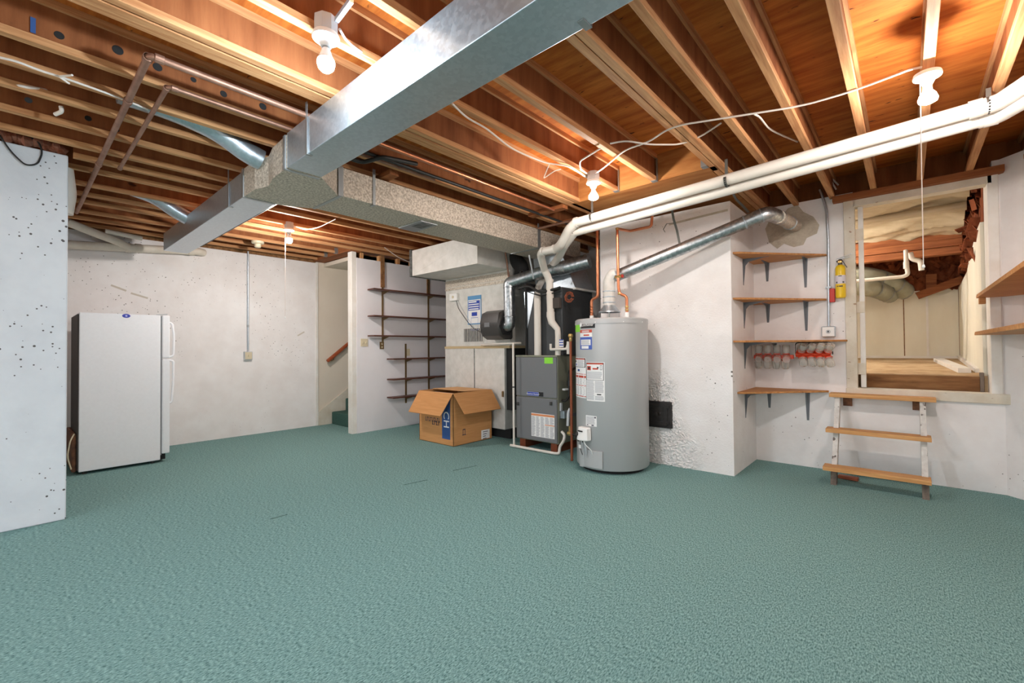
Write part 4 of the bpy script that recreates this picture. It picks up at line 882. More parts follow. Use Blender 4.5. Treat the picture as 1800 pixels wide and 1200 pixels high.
# ================================================================== ASH DOOR
YA = YH - .022
a, b = PY(1138, 703, YH), PY(1183, 752, YH)
ad = thing('ash_door', ((a.x + b.x) / 2, YH, b.z), 'black cast iron clean-out door low on the white wall', 'clean-out door')
m = MB(); m.box(a.x, b.x, YA - .018, YH, b.z - .005, a.z); m.build('frame', 'cast_iron', ad, bevel=.006)
m = MB(); m.box(a.x + .02, b.x - .04, YA - .028, YA - .018, b.z + .02, a.z - .02); dd = m.build('door', 'cast_iron', ad, bevel=.006)
m = MB(); x0, x1, z0, z1 = a.x + .06, b.x - .085, b.z + .06, a.z - .06
for q in ((x0, x1, z0, z0 + .004), (x0, x1, z1 - .004, z1), (x0, x0 + .004, z0, z1), (x1 - .004, x1, z0, z1)): m.box(q[0], q[1], YA - .033, YA - .028, q[2], q[3])
m.build('raised_border', 'cast_iron', dd)
m = MB(); m.lathe([(.03, 0), (.02, .006), (.01, .008)], ((x0 + x1) / 2 - .02, YA - .028, (z0 + z1) / 2), (0, -1, 0), 12); m.lathe([(.02, 0), (.01, .006)], ((x0 + x1) / 2 + .03, YA - .028, (z0 + z1) / 2 + .01), (0, -1, 0), 10); m.build('embossing', 'cast_iron', dd)
for z in (a.z - .05, b.z + .05):
    m = MB(); m.box(b.x - .05, b.x - .02, YA - .034, YA - .018, z - .016, z + .016); m.build('hinge', 'cast_iron', ad, bevel=.004)

# ================================================================== CARDBOARD BOX
k0, k1, k2 = PZ(744, 771, 0), PZ(797, 785, 0), PZ(862, 770, 0)
bx0, bx1, by0, by1 = k0.x, k1.x, k1.y, k2.y + .02
bh = PY(797, 692, by0).z
cb = thing('cardboard_box', ((bx0 + bx1) / 2, (by0 + by1) / 2, 0), 'open brown cardboard box with drooping flaps before the return drop', 'box')
t_ = .006; m = MB()
m.box(bx0, bx1, by0, by0 + t_, 0, bh); m.box(bx0, bx1, by1 - t_, by1, 0, bh); m.box(bx0, bx0 + t_, by0, by1, 0, bh); m.box(bx1 - t_, bx1, by0, by1, 0, bh); m.box(bx0, bx1, by0, by1, 0, t_); m.build('carton', 'cardboard', cb)
fl_ = .33; dz = -.27; dx = .19
m = MB(); m.hexa([(bx0, by0, bh), (bx1, by0, bh), (bx1 - .02, by0 - dx, bh + dz), (bx0 + .02, by0 - dx, bh + dz)], [(bx0, by0 - .002, bh + t_), (bx1, by0 - .002, bh + t_), (bx1 - .02, by0 - dx - .004, bh + dz + t_), (bx0 + .02, by0 - dx - .004, bh + dz + t_)]); m.build('flap', 'cardboard', cb)
m = MB(); m.hexa([(bx1, by0, bh), (bx1, by1, bh), (bx1 + dx, by1 - .02, bh + dz + .02), (bx1 + dx, by0 + .02, bh + dz + .02)], [(bx1 + .002, by0, bh + t_), (bx1 + .002, by1, bh + t_), (bx1 + dx + .004, by1 - .02, bh + dz + t_ + .02), (bx1 + dx + .004, by0 + .02, bh + dz + t_ + .02)]); m.build('flap', 'cardboard', cb)
m = MB(); m.hexa([(bx0, by0, bh), (bx0, by1, bh), (bx0 - .14, by1, bh - .2), (bx0 - .14, by0, bh - .2)], [(bx0, by0, bh + t_), (bx0, by1, bh + t_), (bx0 - .14, by1, bh - .2 + t_), (bx0 - .14, by0, bh - .2 + t_)]); m.build('flap', 'cardboard', cb)
m = MB(); m.hexa([(bx0 + .01, by1 - .01, bh), (bx1 - .01, by1 - .01, bh), (bx1 - .02, by0 + .22, bh + .012), (bx0 + .02, by0 + .22, bh + .012)], [(bx0 + .01, by1 - .01, bh + t_), (bx1 - .01, by1 - .01, bh + t_), (bx1 - .02, by0 + .22, bh + .012 + t_), (bx0 + .02, by0 + .22, bh + .012 + t_)]); m.build('flap', 'cardboard_edge', cb)
m = MB(); m.box(bx0 + .12, bx1 - .05, by0 + .02, by0 + .18, bh - .03, bh - .02); m.build('inner_sheet', 'paper_white', cb)
# printing on the near left face (faces the room) and the right face
yb = by0 - .0008
a, b = PY(777, 730, by0), PY(791.5, 773, by0)
zt = PY(784, 690, by0).z
m = MB(); m.box(a.x, b.x, yb, by0, b.z, zt); bp = m.build('blue_band', 'ink_blue', cb)
text('CH', .155, ((a.x + b.x) / 2, yb - .0004, (b.z + zt) / 2 - .05), (0, 0, -1), (1, 0, 0), 'paper_white', bp, 'lettering', .0004)
m = MB()
for row, (x0, x1, y) in enumerate(((748, 774, 735), (760, 774, 742))):
    p, q = PY(x0, y, by0), PY(x1, y, by0); n = 9 if row == 0 else 4
    for k in range(n):
        u = p.x + (q.x - p.x) * k / n; wd = (q.x - p.x) / n; m.box(u, u + wd * .28, yb, by0, p.z - .03, p.z + .03); m.box(u, u + wd * .7, yb, by0, p.z + (.018 if k % 2 else -.028), p.z + (.028 if k % 2 else -.018))
m.build('printing', 'ink_dark', cb)
xb_ = bx1 + .0008
a, b = PX(846, 755, bx1), PX(862, 770, bx1)
m = MB(); m.box(bx1, xb_, a.y, b.y - .015, b.z + .012, a.z - .01); lb = m.build('shipping_label', 'paper_white', cb)
m = MB()
for k in range(4): m.box(xb_, xb_ + .0006, a.y + .03, b.y - .05 - .04 * random.random(), a.z - .04 - k * .03, a.z - .03 - k * .03)
m.build('fine_print', 'ink_dark', lb)
a, b = PX(813.5, 754, bx1), PX(818, 764, bx1); m = MB()
for q in ((a.y, a.y + .008), (b.y - .008, b.y)): m.box(bx1, xb_, q[0], q[1], b.z, a.z)
m.box(bx1, xb_, a.y, b.y, a.z - .012, a.z); m.box(bx1, xb_, a.y - .01, b.y + .01, b.z - .0, b.z + .01); m.build('arrow_mark', 'ink_dark', cb)

# ================================================================== REFRIGERATOR
RXF = -6.283; ry0, ry1 = .452, 1.112; rh = 1.655; rw = .74
rf = thing('refrigerator', (RXF - rw / 2, .8, 0), 'white top-freezer refrigerator seen from its side against the left wall', 'refrigerator')
m = MB(); m.box(RXF - rw, RXF, ry0, ry1, .03, rh); m.build('cabinet', 'enamel_white', rf, bevel=.008)
m = MB(); m.box(RXF - rw + .02, RXF - .012, ry0 - .012, ry0, .05, rh - .02); m.build('back_panel', 'fridge_back', rf)
m = MB(); m.box(RXF - rw + .06, RXF - .03, ry0 - .05, ry0 - .012, .03, .42); m.build('compressor_cover', 'compressor_brown', rf, bevel=.015)
m = MB(); m.box(RXF - rw + .03, RXF - .02, ry1, ry1 + .014, .08, rh - .01); m.build('door_gasket', 'gasket', rf)
zs = PX(290, 630, RXF).z
m = MB(); m.box(RXF - rw, RXF - .002, ry1 + .014, ry1 + .085, zs + .006, rh); fd = m.build('freezer_door', 'enamel_white', rf, bevel=.01)
m = MB(); m.box(RXF - rw, RXF - .002, ry1 + .014, ry1 + .085, .095, zs - .006); dd = m.build('fridge_door', 'enamel_white', rf, bevel=.01)
hx = RXF - .07
m = MB(); m.tube([(hx, ry1 + .08, rh - .07), (hx, ry1 + .12, rh - .09), (hx, ry1 + .135, zs + .25), (hx, ry1 + .13, zs + .03), (hx, ry1 + .085, zs + .015)], .012, 10, .04); m.build('handle', 'enamel_white', fd, smooth=True)
m = MB(); m.tube([(hx, ry1 + .085, zs - .02), (hx, ry1 + .13, zs - .03), (hx, ry1 + .13, zs - .25), (hx, ry1 + .115, zs - .50), (hx, ry1 + .08, zs - .52)], .012, 10, .04); m.build('handle', 'enamel_white', dd, smooth=True)
m = MB(); m.bar((RXF - .06, ry1 - .03, rh + .004), (RXF - .04, ry1 + .07, rh + .016), .03, .012); m.build('hinge_cover', 'plastic_grey', rf, bevel=.003)
m = MB(); m.box(RXF - rw + .02, RXF - .03, ry1 + .0, ry1 + .05, .03, .09); m.build('toe_grille', 'black_matte', rf)
for y in (ry0 + .05, ry1 - .06):
    for x in (RXF - .06, RXF - rw + .06): m = MB(); m.lathe([(.02, 0), (.02, .035)], (x, y, 0), (0, 0, 1), 12); m.build('foot', 'black_plastic', rf)
c = PX(222, 555, RXF); m = MB(); m.lathe([(.001, .003), (.030, .003), (.034, 0)], c + V((.0005, 0, 0)), (1, 0, 0), 28); bd = m.build('badge', 'badge_blue', rf)
for v in bd.data.vertices: v.co.z = (v.co.z - c.z) * .62 + c.z
m = MB(); m.box(c.x + .0032, c.x + .0042, c.y - .008, c.y + .008, c.z - .009, c.z + .009); lb = m.build('badge_field', 'badge_light', bd)
m = MB(); m.tube([(RXF - .03, ry0 - .03, .42), (RXF + .0, ry0 - .06, .36), (RXF - .02, ry0 - .08, .2), (RXF - .02, ry0 - .05, .07)], .006, 8, .05); m.build('power_cord', 'plastic_ivory', rf, smooth=True)

# ================================================================== STAIRS
st = thing('staircase', (-6.78, 3.6, 0), 'green carpeted stairs rising behind the white partition', 'stairs')
ys, rise, run = 3.59, .205, .245
for k in range(8):
    m = MB(); m.box(XF + .03, XS - .145, ys + k * run, ys + k * run + run + .02, max(0, k * rise - .1), (k + 1) * rise); m.build('step', 'stair_carpet', st, bevel=.018, seg=3)
z0 = .214; sl = rise / run * .82
m = MB(); m.prism([(XF - .008, 3.376, 0), (XF - .008, ys, 0), (XF - .008, 5.6, 1.6), (XF - .008, 5.6, z0 + sl * (5.6 - 3.376)), (XF - .008, 3.376, z0 + .005)], (.022, 0, 0)); m.build('skirt_board', 'cream_trim', st)
hr = thing('handrail', PX(575, 637, -7.23), 'reddish brown wooden handrail on the stairwell wall', 'handrail')
a, b = PX(575, 635, -7.23), PX(618, 599, -7.23); b2 = a + (b - a) * 2.2
m = MB(); m.bar(a, b2, .045, .055); m.build('rail', 'rail_wood', hr, bevel=.015, seg=3)
u = (b - a).normalized(); q = a + u * .14
m = MB(); m.tube([q - V((0, 0, .02)), q - V((0, 0, .06)), V((XF - .01, q.y, q.z - .08))], .009, 8, .02); m.build('bracket', 'brass_dark', hr, smooth=True)

# ================================================================== DARK WALL SHELVES on the partition
std = []
def wall_shelf(name, y0, y1, z, label, dep=.20):
    t = thing(name, (XS + dep / 2, (y0 + y1) / 2, z), label, 'shelf', 'dark shelves on the partition')
    m = MB(); m.box(XS + .02, XS + dep, y0, y1, z - .010, z + .010); m.build('board', 'walnut', t, bevel=.002)
    return t
YS = [PX(672, 520, XS).y, PX(713, 650, XS).y, PX(753, 600, XS).y]
Z6 = [PX(651, 508, XS + .1).z, PX(651, 555, XS + .1).z, PX(651, 590, XS + .1).z, PX(685, 631, XS + .1).z, PX(685, 667, XS + .1).z, PX(685, 699, XS + .1).z]
names = ['topmost long dark shelf on the partition', 'second long dark shelf from the top of the partition', 'third long dark shelf, lowest of the long ones', 'uppermost of the three short dark shelves on the partition', 'middle one of the three short dark shelves on the partition', 'lowest short dark shelf, partly behind the cardboard box']
yl, ysh, yend = PX(651, 550, XS + .1).y, PX(685, 660, XS + .1).y, 5.15
for k in range(6):
    t = wall_shelf('wall_shelf', yl if k < 3 else ysh, yend, Z6[k], names[k])
    for y in ([YS[0], YS[2]] if k < 3 else [YS[1], YS[2]]):
        m = MB(); m.prism([(XS + .012, y - .008, Z6[k] - .010), (XS + .17, y - .008, Z6[k] - .010), (XS + .16, y - .008, Z6[k] - .020), (XS + .012, y - .008, Z6[k] - .055)], (0, .016, 0)); m.build('bracket', 'brass_dark', t)
for k, (y, zt, zb, lbl) in enumerate(((YS[0], 2.63, 1.34, 'left brass shelf standard on the partition'), (YS[1], PX(713, 604, XS).z, PX(713, 708, XS).z, 'middle short brass shelf standard below the long shelves'), (YS[2], 2.45, .40, 'right brass shelf standard beside the return drop'))):
    m = MB(); m.box(XS, XS + .012, y - .014, y + .014, zb, zt); o = m.build('shelf_standard', 'brass_dark'); tag(o, lbl, 'bracket rail')
m = MB(); y = YS[0]; m.box(XS - .002, XS + .022, y - .03, y + .03, 2.22, 2.72); tag(m.build('mounting_board', 'plank_brown'), 'dark vertical board behind the left shelf standard at the top', 'board')
m = MB(); y = YS[2]; m.box(XS - .002, XS + .010, y - .03, y + .03, 2.2, 2.5); tag(m.build('mounting_board', 'plank_brown'), 'dark vertical board behind the right shelf standard at the top', 'board')
def plate(px, py, wd, ht, label, mt='plastic_ivory', kind='switch'):
    c = PX(px, py, XS); t = thing('wall_plate', (XS + .004, c.y, c.z), label, kind)
    m = MB(); m.box(XS, XS + .007, c.y - wd / 2, c.y + wd / 2, c.z - ht / 2, c.z + ht / 2); m.build('cover_plate', mt, t, bevel=.002)
    return t, c
t, c = plate(640, 602, .118, .118, 'double ivory light switch on the partition', kind='switch')
for dy in (-.025, .025):
    m = MB(); m.box(XS + .007, XS + .016, c.y + dy - .005, c.y + dy + .005, c.z - .012, c.z + .012); m.build('toggle', 'plastic_ivory', t)
t, c = plate(671, 607, .075, .115, 'dirty outlet plate below the third long shelf', 'brass_dark', 'outlet')
for dz in (-.025, .025):
    m = MB(); m.lathe([(.016, 0), (.016, .003)], (XS + .007, c.y, c.z + dz), (1, 0, 0), 14); m.build('socket', 'plastic_ivory', t)
t, c = plate(717, 619, .072, .115, 'ivory outlet plate above the short shelves', kind='outlet')
for dz in (-.025, .025):
    m = MB(); m.lathe([(.016, 0), (.016, .003)], (XS + .007, c.y, c.z + dz), (1, 0, 0), 14); m.build('socket', 'plastic_ivory', t)

# ================================================================== CONDUITS AND BOXES
a, b = PX(437, 443, XF + .02), PX(436, 618, XF + .02)
d = MB(); d.tube([(XF + .02, b.y, b.z), (XF + .02, b.y, 2.72)], .012, 12); cnd = d.build('conduit', 'galvanized', smooth=True); tag(cnd, 'vertical metal conduit down the left wall to a switch', 'conduit')
d = MB(); d.lathe([(.012, -.015), (.016, -.01), (.016, .01), (.012, .015)], (XF + .02, b.y, PX(436, 573, XF).z), (0, 0, 1), 12); d.build('coupling', 'strap_metal', cnd)
c = PX(435, 625, XF); t = thing('switch_box', (XF + .02, c.y, c.z), 'metal surface switch box on the left wall below the conduit', 'switch')
m = MB(); m.box(XF, XF + .045, c.y - .055, c.y + .055, c.z - .062, c.z + .062); m.build('box', 'plastic_grey', t, bevel=.006)
m = MB(); m.box(XF + .045, XF + .05, c.y - .045, c.y + .045, c.z - .052, c.z + .052); m.build('cover', 'plastic_ivory', t, bevel=.004)
m = MB(); m.box(XF + .05, XF + .062, c.y - .006, c.y + .006, c.z - .014, c.z + .014); m.build('toggle', 'plastic_ivory', t)
yq = YW - .022
d = MB(); d.tube([PY(1441, 333, yq - .0), PY(1446, 346, yq), PY(1453, 368, yq), PY(1456, 420, yq), PY(1457, 575, yq)], .012, 12, .06); cnd = d.build('conduit', 'galvanized', smooth=True); tag(cnd, 'bent metal conduit down the wall beside the fire extinguisher', 'conduit')
d = MB(); q = PY(1456, 505, yq); d.box(q.x - .024, q.x + .024, yq - .014, YW, q.z - .008, q.z + .008); d.build('pipe_clip', 'strap_metal', cnd)
c = PY(1457, 583, YW); t = thing('outlet_box', (c.x, YW - .02, c.z), 'square metal outlet box with round socket on top of the third alcove shelf', 'outlet')
m = MB(); m.box(c.x - .058, c.x + .058, YW - .05, YW, c.z - .055, c.z + .055); m.build('box', 'galvanized', t, bevel=.012)
m = MB(); m.box(c.x - .05, c.x + .05, YW - .054, YW - .05, c.z - .047, c.z + .047); m.build('cover', 'plastic_white', t, bevel=.01)
m = MB(); m.lathe([(.020, 0), (.018, .004)], (c.x, YW - .054, c.z), (0, -1, 0), 18); m.build('socket', 'plastic_grey', t)
m = MB(); m.box(c.x - .006, c.x + .006, YW - .0595, YW - .058, c.z - .008, c.z + .01); m.build('slot', 'black_plastic', t)

# ================================================================== FIRE EXTINGUISHER
a = PY(1478, 523, YW - .06); b = PY(1478, 466, YW - .06); yx = YW - .065; r = .042
fe = thing('fire_extinguisher', (a.x, yx, a.z), 'small yellow fire extinguisher hung beside the crawl opening', 'fire extinguisher')
m = MB(); h_ = b.z - a.z
m.lathe([(r * .6, -.006), (r * .9, .0), (r, .015), (r, h_ - .03), (r * .85, h_ - .01), (r * .45, h_ + .005)], a, (0, 0, 1), 28); m.build('cylinder', 'ext_yellow', fe, smooth=True)
m = MB(); m.lathe([(r + .0008, h_ * .42), (r + .0008, h_ * .68)], a, (0, 0, 1), 28, False); m.build('label', 'ext_label', fe, smooth=True)
m = MB(); m.lathe([(r + .0012, h_ * .60), (r + .0012, h_ * .66)], a, (0, 0, 1), 28, False); m.build('label_band', 'ext_label', fe)
m = MB()
for z0, z1, x0, x1 in ((.645, .67, -.3, .35), (.44, .49, -.75, -.5), (.44, .49, .45, .75), (.33, .36, -.6, -.3), (.32, .365, -.2, .5)):
    for k in range(3):
        x = r * (x0 + (x1 - x0) * (k + .5) / 3); yy = -math.sqrt(max(0, (r + .001) ** 2 - x * x)); m.obox(a + V((x, yy, h_ * (z0 + z1) / 2)), (1, 0, 0), (0, 1, 0), (0, 0, 1), r * (x1 - x0) / 7, .001, h_ * (z1 - z0) / 2)
m.build('lettering', 'label_black', fe)
m = MB(); m.lathe([(.016, h_), (.018, h_ + .02), (.018, h_ + .05), (.010, h_ + .06)], a, (0, 0, 1), 16); m.build('valve', 'black_plastic', fe, smooth=True)
m = MB(); m.lathe([(.016, 0), (.018, .006), (.012, .010)], a + V((0, -.018, h_ + .032)), (0, -1, 0), 18); m.build('gauge', 'brass', fe, smooth=True)
m = MB(); m.bar(a + V((-.03, -.005, h_ + .035)), a + V((.0, -.005, h_ + .045)), .02, .02); m.build('nozzle', 'black_plastic', fe, bevel=.004)
m = MB(); m.bar(a + V((-.03, 0, h_ + .062)), a + V((.09, 0, h_ + .10)), .018, .004); m.bar(a + V((.0, 0, h_ + .06)), a + V((.075, 0, h_ + .075)), .016, .004); m.build('lever', 'strap_metal', fe)
m = MB(); m.bar(a + V((.015, -.01, h_ + .05)), a + V((.055, -.02, h_ - .03)), .006, .012, (0, 1, 0)); m.build('handle', 'black_iron', fe)
a2, b2 = PY(1459, 508, YW), PY(1468.5, 531, YW)
m = MB(); m.box(a2.x, b2.x, YW - .045, YW, b2.z, a2.z); tag(m.build('extinguisher_bracket', 'red_bracket', bevel=.004), 'red wall bracket below and left of the fire extinguisher', 'bracket')

# ================================================================== ALCOVE SHELVES
ZS = [PY(1453, 450, YW).z, PY(1453, 528, YW).z, PY(1490, 600, YW).z, PY(1457, 689, YW).z]
xe = [PY(1453, 448, YW).x, PY(1453, 526, YW).x, PY(1490, 597, YW).x, PY(1457, 686, YW).x]
nm = ['top triangular pine shelf in the corner beside the extinguisher', 'second triangular pine shelf from the top in the alcove corner', 'long third pine shelf in the alcove with jars hanging under it', 'lowest pine shelf in the alcove corner, level with the top step']
def bracket(par, foot, out, L, H):
    """L-shaped stamped shelf bracket: foot = top at wall, out = unit vector from the wall"""
    f = V(foot); o = V(out); s_ = o.cross(V((0, 0, 1)))
    m = MB(); m.hexa([f + s_ * .022, f - s_ * .022, f - s_ * .010 - V((0, 0, H)), f + s_ * .010 - V((0, 0, H))], [f + s_ * .022 + o * .005, f - s_ * .022 + o * .005, f - s_ * .010 - V((0, 0, H)) + o * .003, f + s_ * .010 - V((0, 0, H)) + o * .003])
    m.hexa([f + s_ * .022, f - s_ * .022, f - s_ * .007 + o * L, f + s_ * .007 + o * L], [f + s_ * .022 - V((0, 0, .005)), f - s_ * .022 - V((0, 0, .005)), f - s_ * .007 + o * L - V((0, 0, .003)), f + s_ * .007 + o * L - V((0, 0, .003))])
    m.prism([f + o * .003 - s_ * .002, f + o * L * .85 - s_ * .002 - V((0, 0, .003)), f + o * .05 - s_ * .002 - V((0, 0, .035)), f + o * .022 - s_ * .002 - V((0, 0, .07)), f + o * .006 - s_ * .002 - V((0, 0, H * .9))], s_ * .004)
    return m.build('bracket', 'bracket_steel', par)
for k in range(4):
    z = ZS[k]; th = .018
    yf = PX((1288, 1288, 1287, 1296)[k], (448, 526, 600, 690)[k], XA + .002).y; yf = max(yf, YH + .03)
    t = thing('corner_shelf', (XA + .2, YW - .2, z), nm[k], 'shelf', 'pine shelves in the alcove')
    m = MB(); m.prism([(XA + .002, yf, z), (XA + .05, yf + .02, z), (xe[k], YW - .03, z), (xe[k], YW - .002, z), (XA + .002, YW - .002, z)], (0, 0, th)); m.build('board', 'shelf_pine', t, bevel=.002)
    yb_ = PX(1304, 470, XA).y
    bracket(t, (XA, yb_ + .05, z), (1, 0, 0), .24, .27)
    if k != 2:
        xm_, xr_ = PY(1349, 500, YW).x, PY(1416, 500, YW).x
        bracket(t, (xm_, YW, z), (0, -1, 0), .24, .20); bracket(t, (xr_, YW, z), (0, -1, 0), .16, .30)
    else:
        bracket(t, (PY(1362, 605, YW).x, YW, z), (0, -1, 0), .22, .09); bracket(t, (PY(1425, 605, YW).x, YW, z), (0, -1, 0), .14, .09)

# jar carousels under the third shelf
def jar(cap, ax, label, grp, fill):
    ax = V(ax).normalized(); r, L = .035, .092
    t = thing('glass_jar', cap, label, 'jar', grp)
    m = MB(); m.lathe([(r * .9, .0), (r * .93, .012), (r * .8, .014), (r, .026), (r, L - .008), (r * .85, L), (.001, L - .003)], cap, ax, 18, False); m.build('glass', 'jar_glass', t, smooth=True)
    m = MB(); m.lathe([(r * .95, -.004), (r * .95, .006)], cap, ax, 18); m.build('lid', 'red_plastic', t)
    if fill:
        m = MB(); rr = random.Random(hash(label) % 999)
        for k in range(26):
            c = V(cap) + ax * rr.uniform(.035, L - .012) + V((rr.uniform(-1, 1), rr.uniform(-1, 1), rr.uniform(-1, .1))) * r * .55
            d_ = V((rr.uniform(-1, 1), rr.uniform(-1, 1), rr.uniform(-1, 1))).normalized(); m.bar(c - d_ * .01, c + d_ * .01, .003, .003)
        m.build('hardware', fill, t)
    return t
YJ = YW - .19
ordn = ['first', 'second', 'third', 'fourth', 'fifth']
c0, c1 = PY(1326, 629, YJ), PY(1393, 625, YJ); zc = (c0.z + c1.z) / 2
ra = thing('jar_rack', ((c0.x + c1.x) / 2, YJ, zc), 'red rotating jar rack with wire frame, left of the two under the shelf', 'rack', 'jar racks under the third shelf')
m = MB(); m.box(c0.x, c1.x + .01, YJ - .028, YJ + .028, zc - .020, zc + .022); m.build('bar', 'red_plastic', ra, bevel=.006)
def frame(par, x0, x1, zc, col):
    z1 = ZS[2] - .004
    m = MB(); m.tube([(x0, YJ, zc), (x0, YJ, z1), (x1, YJ, z1), (x1, YJ, zc)], .005, 8, .04); m.build('hanger_frame', col, par, smooth=True)
frame(ra, c0.x - .012, c1.x + .022, zc, 'cable_white')
for k in range(4):
    x = c0.x + .045 + k * (c1.x - c0.x - .05) / 3.6
    jar((x, YJ, zc + .03), (0, 0, 1), f'upright jar on the left rack, {ordn[k]} from its left end', 'jars on the left rack', None)
    jar((x + .012, YJ - .03, zc - .004), (.1, -1, -.25), f'jar pointing outward on the left rack, {ordn[k]} from its left end', 'jars on the left rack', 'compressor_brown' if k < 3 else None)
    jar((x - .012, YJ + .01, zc - .03), (0, .25, -1), f'jar hanging down from the left rack, {ordn[k]} from its left end', 'jars on the left rack', 'hanger_metal')
c0, c1 = PY(1402, 627, YJ), PY(1457, 622, YJ); zc2 = (c0.z + c1.z) / 2 + .01
rb2 = thing('jar_rack', ((c0.x + c1.x) / 2, YJ, zc2), 'red rotating jar rack with black frame, right of the two under the shelf', 'rack', 'jar racks under the third shelf')
m = MB(); c_ = V(((c0.x + c1.x) / 2, YJ, zc2)); m.obox(c_, (1, 0, 0), (0, 1, .6), (0, -.6, 1), (c1.x - c0.x) / 2 + .015, .022, .020); m.build('bar', 'red_plastic', rb2, bevel=.006)
frame(rb2, c0.x - .02, c1.x + .03, zc2, 'black_iron')
m = MB(); m.box(c_.x - .03, c_.x + .0, YJ - .02, YJ + .02, ZS[2] - .04, ZS[2]); m.build('clamp', 'black_iron', rb2)
for k in range(4):
    x = c0.x + .035 + k * (c1.x - c0.x - .01) / 3.4
    jar((x, YJ - .02, zc2 + .028), (.35, -.55, .75), f'jar tilted up on the right rack, {ordn[k]} from its left end', 'jars on the right rack', 'hanger_metal' if k == 0 else 'tape_line')
    jar((x + .005, YJ - .02, zc2 - .03), (.25, -.35, -1), f'jar tilted down on the right rack, {ordn[k]} from its left end', 'jars on the right rack', 'strap_dark' if k < 2 else 'tape_line')
    jar((x - .02, YJ + .03, zc2 + .02), (.1, .7, .75), f'jar at the rear of the right rack, {ordn[k]} from its left end', 'jars on the right rack', None)

# ================================================================== STEP LADDER at the opening
sl_ = thing('wooden_steps', (-.2, 5.05, 0), 'short wooden steps with three bare treads below the crawl opening', 'steps')
Yt = [4.86, 5.08, 5.30]; dp = .19; th = .036
fr = [((1446, 825), (1638, 855)), ((1451, 759), (1638, 778)), ((1457, 697), (1646, 708))]
for k in range(3):
    a, b = PY(*fr[k][0], Yt[k]), PY(*fr[k][1], Yt[k]); z = (a.z + b.z) / 2
    m = MB(); yb = min(Yt[k] + dp, YW - .004) if k == 2 else Yt[k] + dp - .04
    m.box(a.x, b.x, Yt[k], yb, z, z + th); m.build('tread', 'step_pine', sl_, bevel=.002)
    if k == 2: ztop = z
for px0, px1 in (((1465, 855), None), ((1628, 883), None)):
    q = PY(px0[0], px0[1], 4.90)
    x = q.x; m = MB()
    m.prism([(x - .02, 4.90, 0), (x - .02, 5.0, 0), (x - .02, YW - .03, ztop), (x - .02, YW - .14, ztop)], (.04, 0, 0)); m.build('stringer', 'old_white_wood', sl_, bevel=.002)
    m = MB(); m.prism([(x - .0215, 4.899, 0), (x - .0215, 5.0, 0), (x - .0215, 5.04, .115), (x - .0215, 4.94, .115)], (.043, 0, 0)); m.build('bare_foot', 'raw_grey_wood', sl_)
for px in (1490, 1613):
    q = PY(px, 710, YW - .03); m = MB(); m.box(q.x - .035, q.x + .035, YW - .04, YW, ztop - .09, ztop); m.build('cleat', 'compressor_brown', sl_)
m = MB(); m.box(-.5, .1, YW - .11, YW - .09, .02, .06); m.build('back_rail', 'raw_grey_wood', sl_)
m = MB(); q = PZ(1488, 842, .0); m.bar((q.x - .06, q.y, .02), (q.x + .09, q.y - .02, .02), .06, .03); tag(m.build('wood_scrap', 'copper_red', bevel=.004), 'small reddish scrap of wood under the bottom step', 'wood scrap')

# ================================================================== RIGHT-HAND SHELVES
def rshelf(tip, near, label, cleat):
    a = PY(*tip, YW - .01); z = a.z; x = a.x; b = PZ(*near, z)
    t = thing('long_shelf', (x + .15, (a.y + b.y) / 2, z), label, 'shelf', 'long shelves on the right wall')
    m = MB(); m.prism([(x, YW - .004, z), (x, b.y, z), (XR - .002, b.y, z), (XR - .002, YW - .13, z), (.60, YW - .004, z)], (0, 0, .02)); m.build('board', 'shelf_pine', t, bevel=.002)
    m = MB(); m.box(x, x + .012, b.y, YW - .03, z + .02, z + .028); m.build('edge_strip', 'shelf_pine', t)
    if cleat:
        m = MB(); m.box(x + .01, x + .05, YW - .09, YW - .03, z - .055, z); m.build('cleat', 'shelf_pine', t, bevel=.004)
        m = MB(); m.box(x + .03, XR - .01, b.y + .05, b.y + .09, z - .03, z); m.build('cleat', 'shelf_pine', t)
rshelf((1716, 524), (1779, 469), 'upper long pine shelf at the right edge beside the opening', True)
rshelf((1713, 589), (1778, 574), 'lower long pine shelf at the right edge beside the opening', False)

# ================================================================== OVERHEAD SMALL PIPES AND CABLES
def pipe(name, P, r, mt, label, cat='pipe', fil=.04, seg=12):
    d = MB(); d.tube(P, r, seg, fil); o = d.build(name, mt, smooth=True); tag(o, label, cat); return o
zc_ = 2.70
a, b, c = PZ(262, 97, zc_), PZ(125, 372, zc_), PZ(538, 200, zc_)
o = pipe('copper_pipe', [V((b.x, a.y, zc_)), a, V((a.x, 2.6, zc_))], .017, 'copper_old', 'longer dull copper pipe with elbow under the left joists', fil=.035)
for q, ax in ((a + V((-.035, 0, 0)), (1, 0, 0)), (a + V((0, .04, 0)), (0, 1, 0)), (a + V((-.6, 0, 0)), (1, 0, 0)), (a + V((-1.9, 0, 0)), (1, 0, 0))):
    d = MB(); d.lathe([(.018, -.02), (.0215, -.018), (.0215, .018), (.018, .02)], q, ax, 14, False); d.build('coupling', 'copper_old', o)
a, b = PZ(295, 152, zc_), PZ(208, 296, zc_)
o = pipe('copper_pipe', [V((b.x, a.y, zc_)), a, V((a.x, 2.4, zc_))], .0125, 'copper_old', 'shorter dull copper pipe with elbow under the left joists', fil=.03)
for q, ax in ((a + V((-.03, 0, 0)), (1, 0, 0)), (a + V((0, .03, 0)), (0, 1, 0)), (V((b.x + .02, a.y, zc_)), (1, 0, 0))):
    d = MB(); d.lathe([(.013, -.016), (.0165, -.014), (.0165, .014), (.013, .016)], q, ax, 14, False); d.build('coupling', 'copper_old', o)
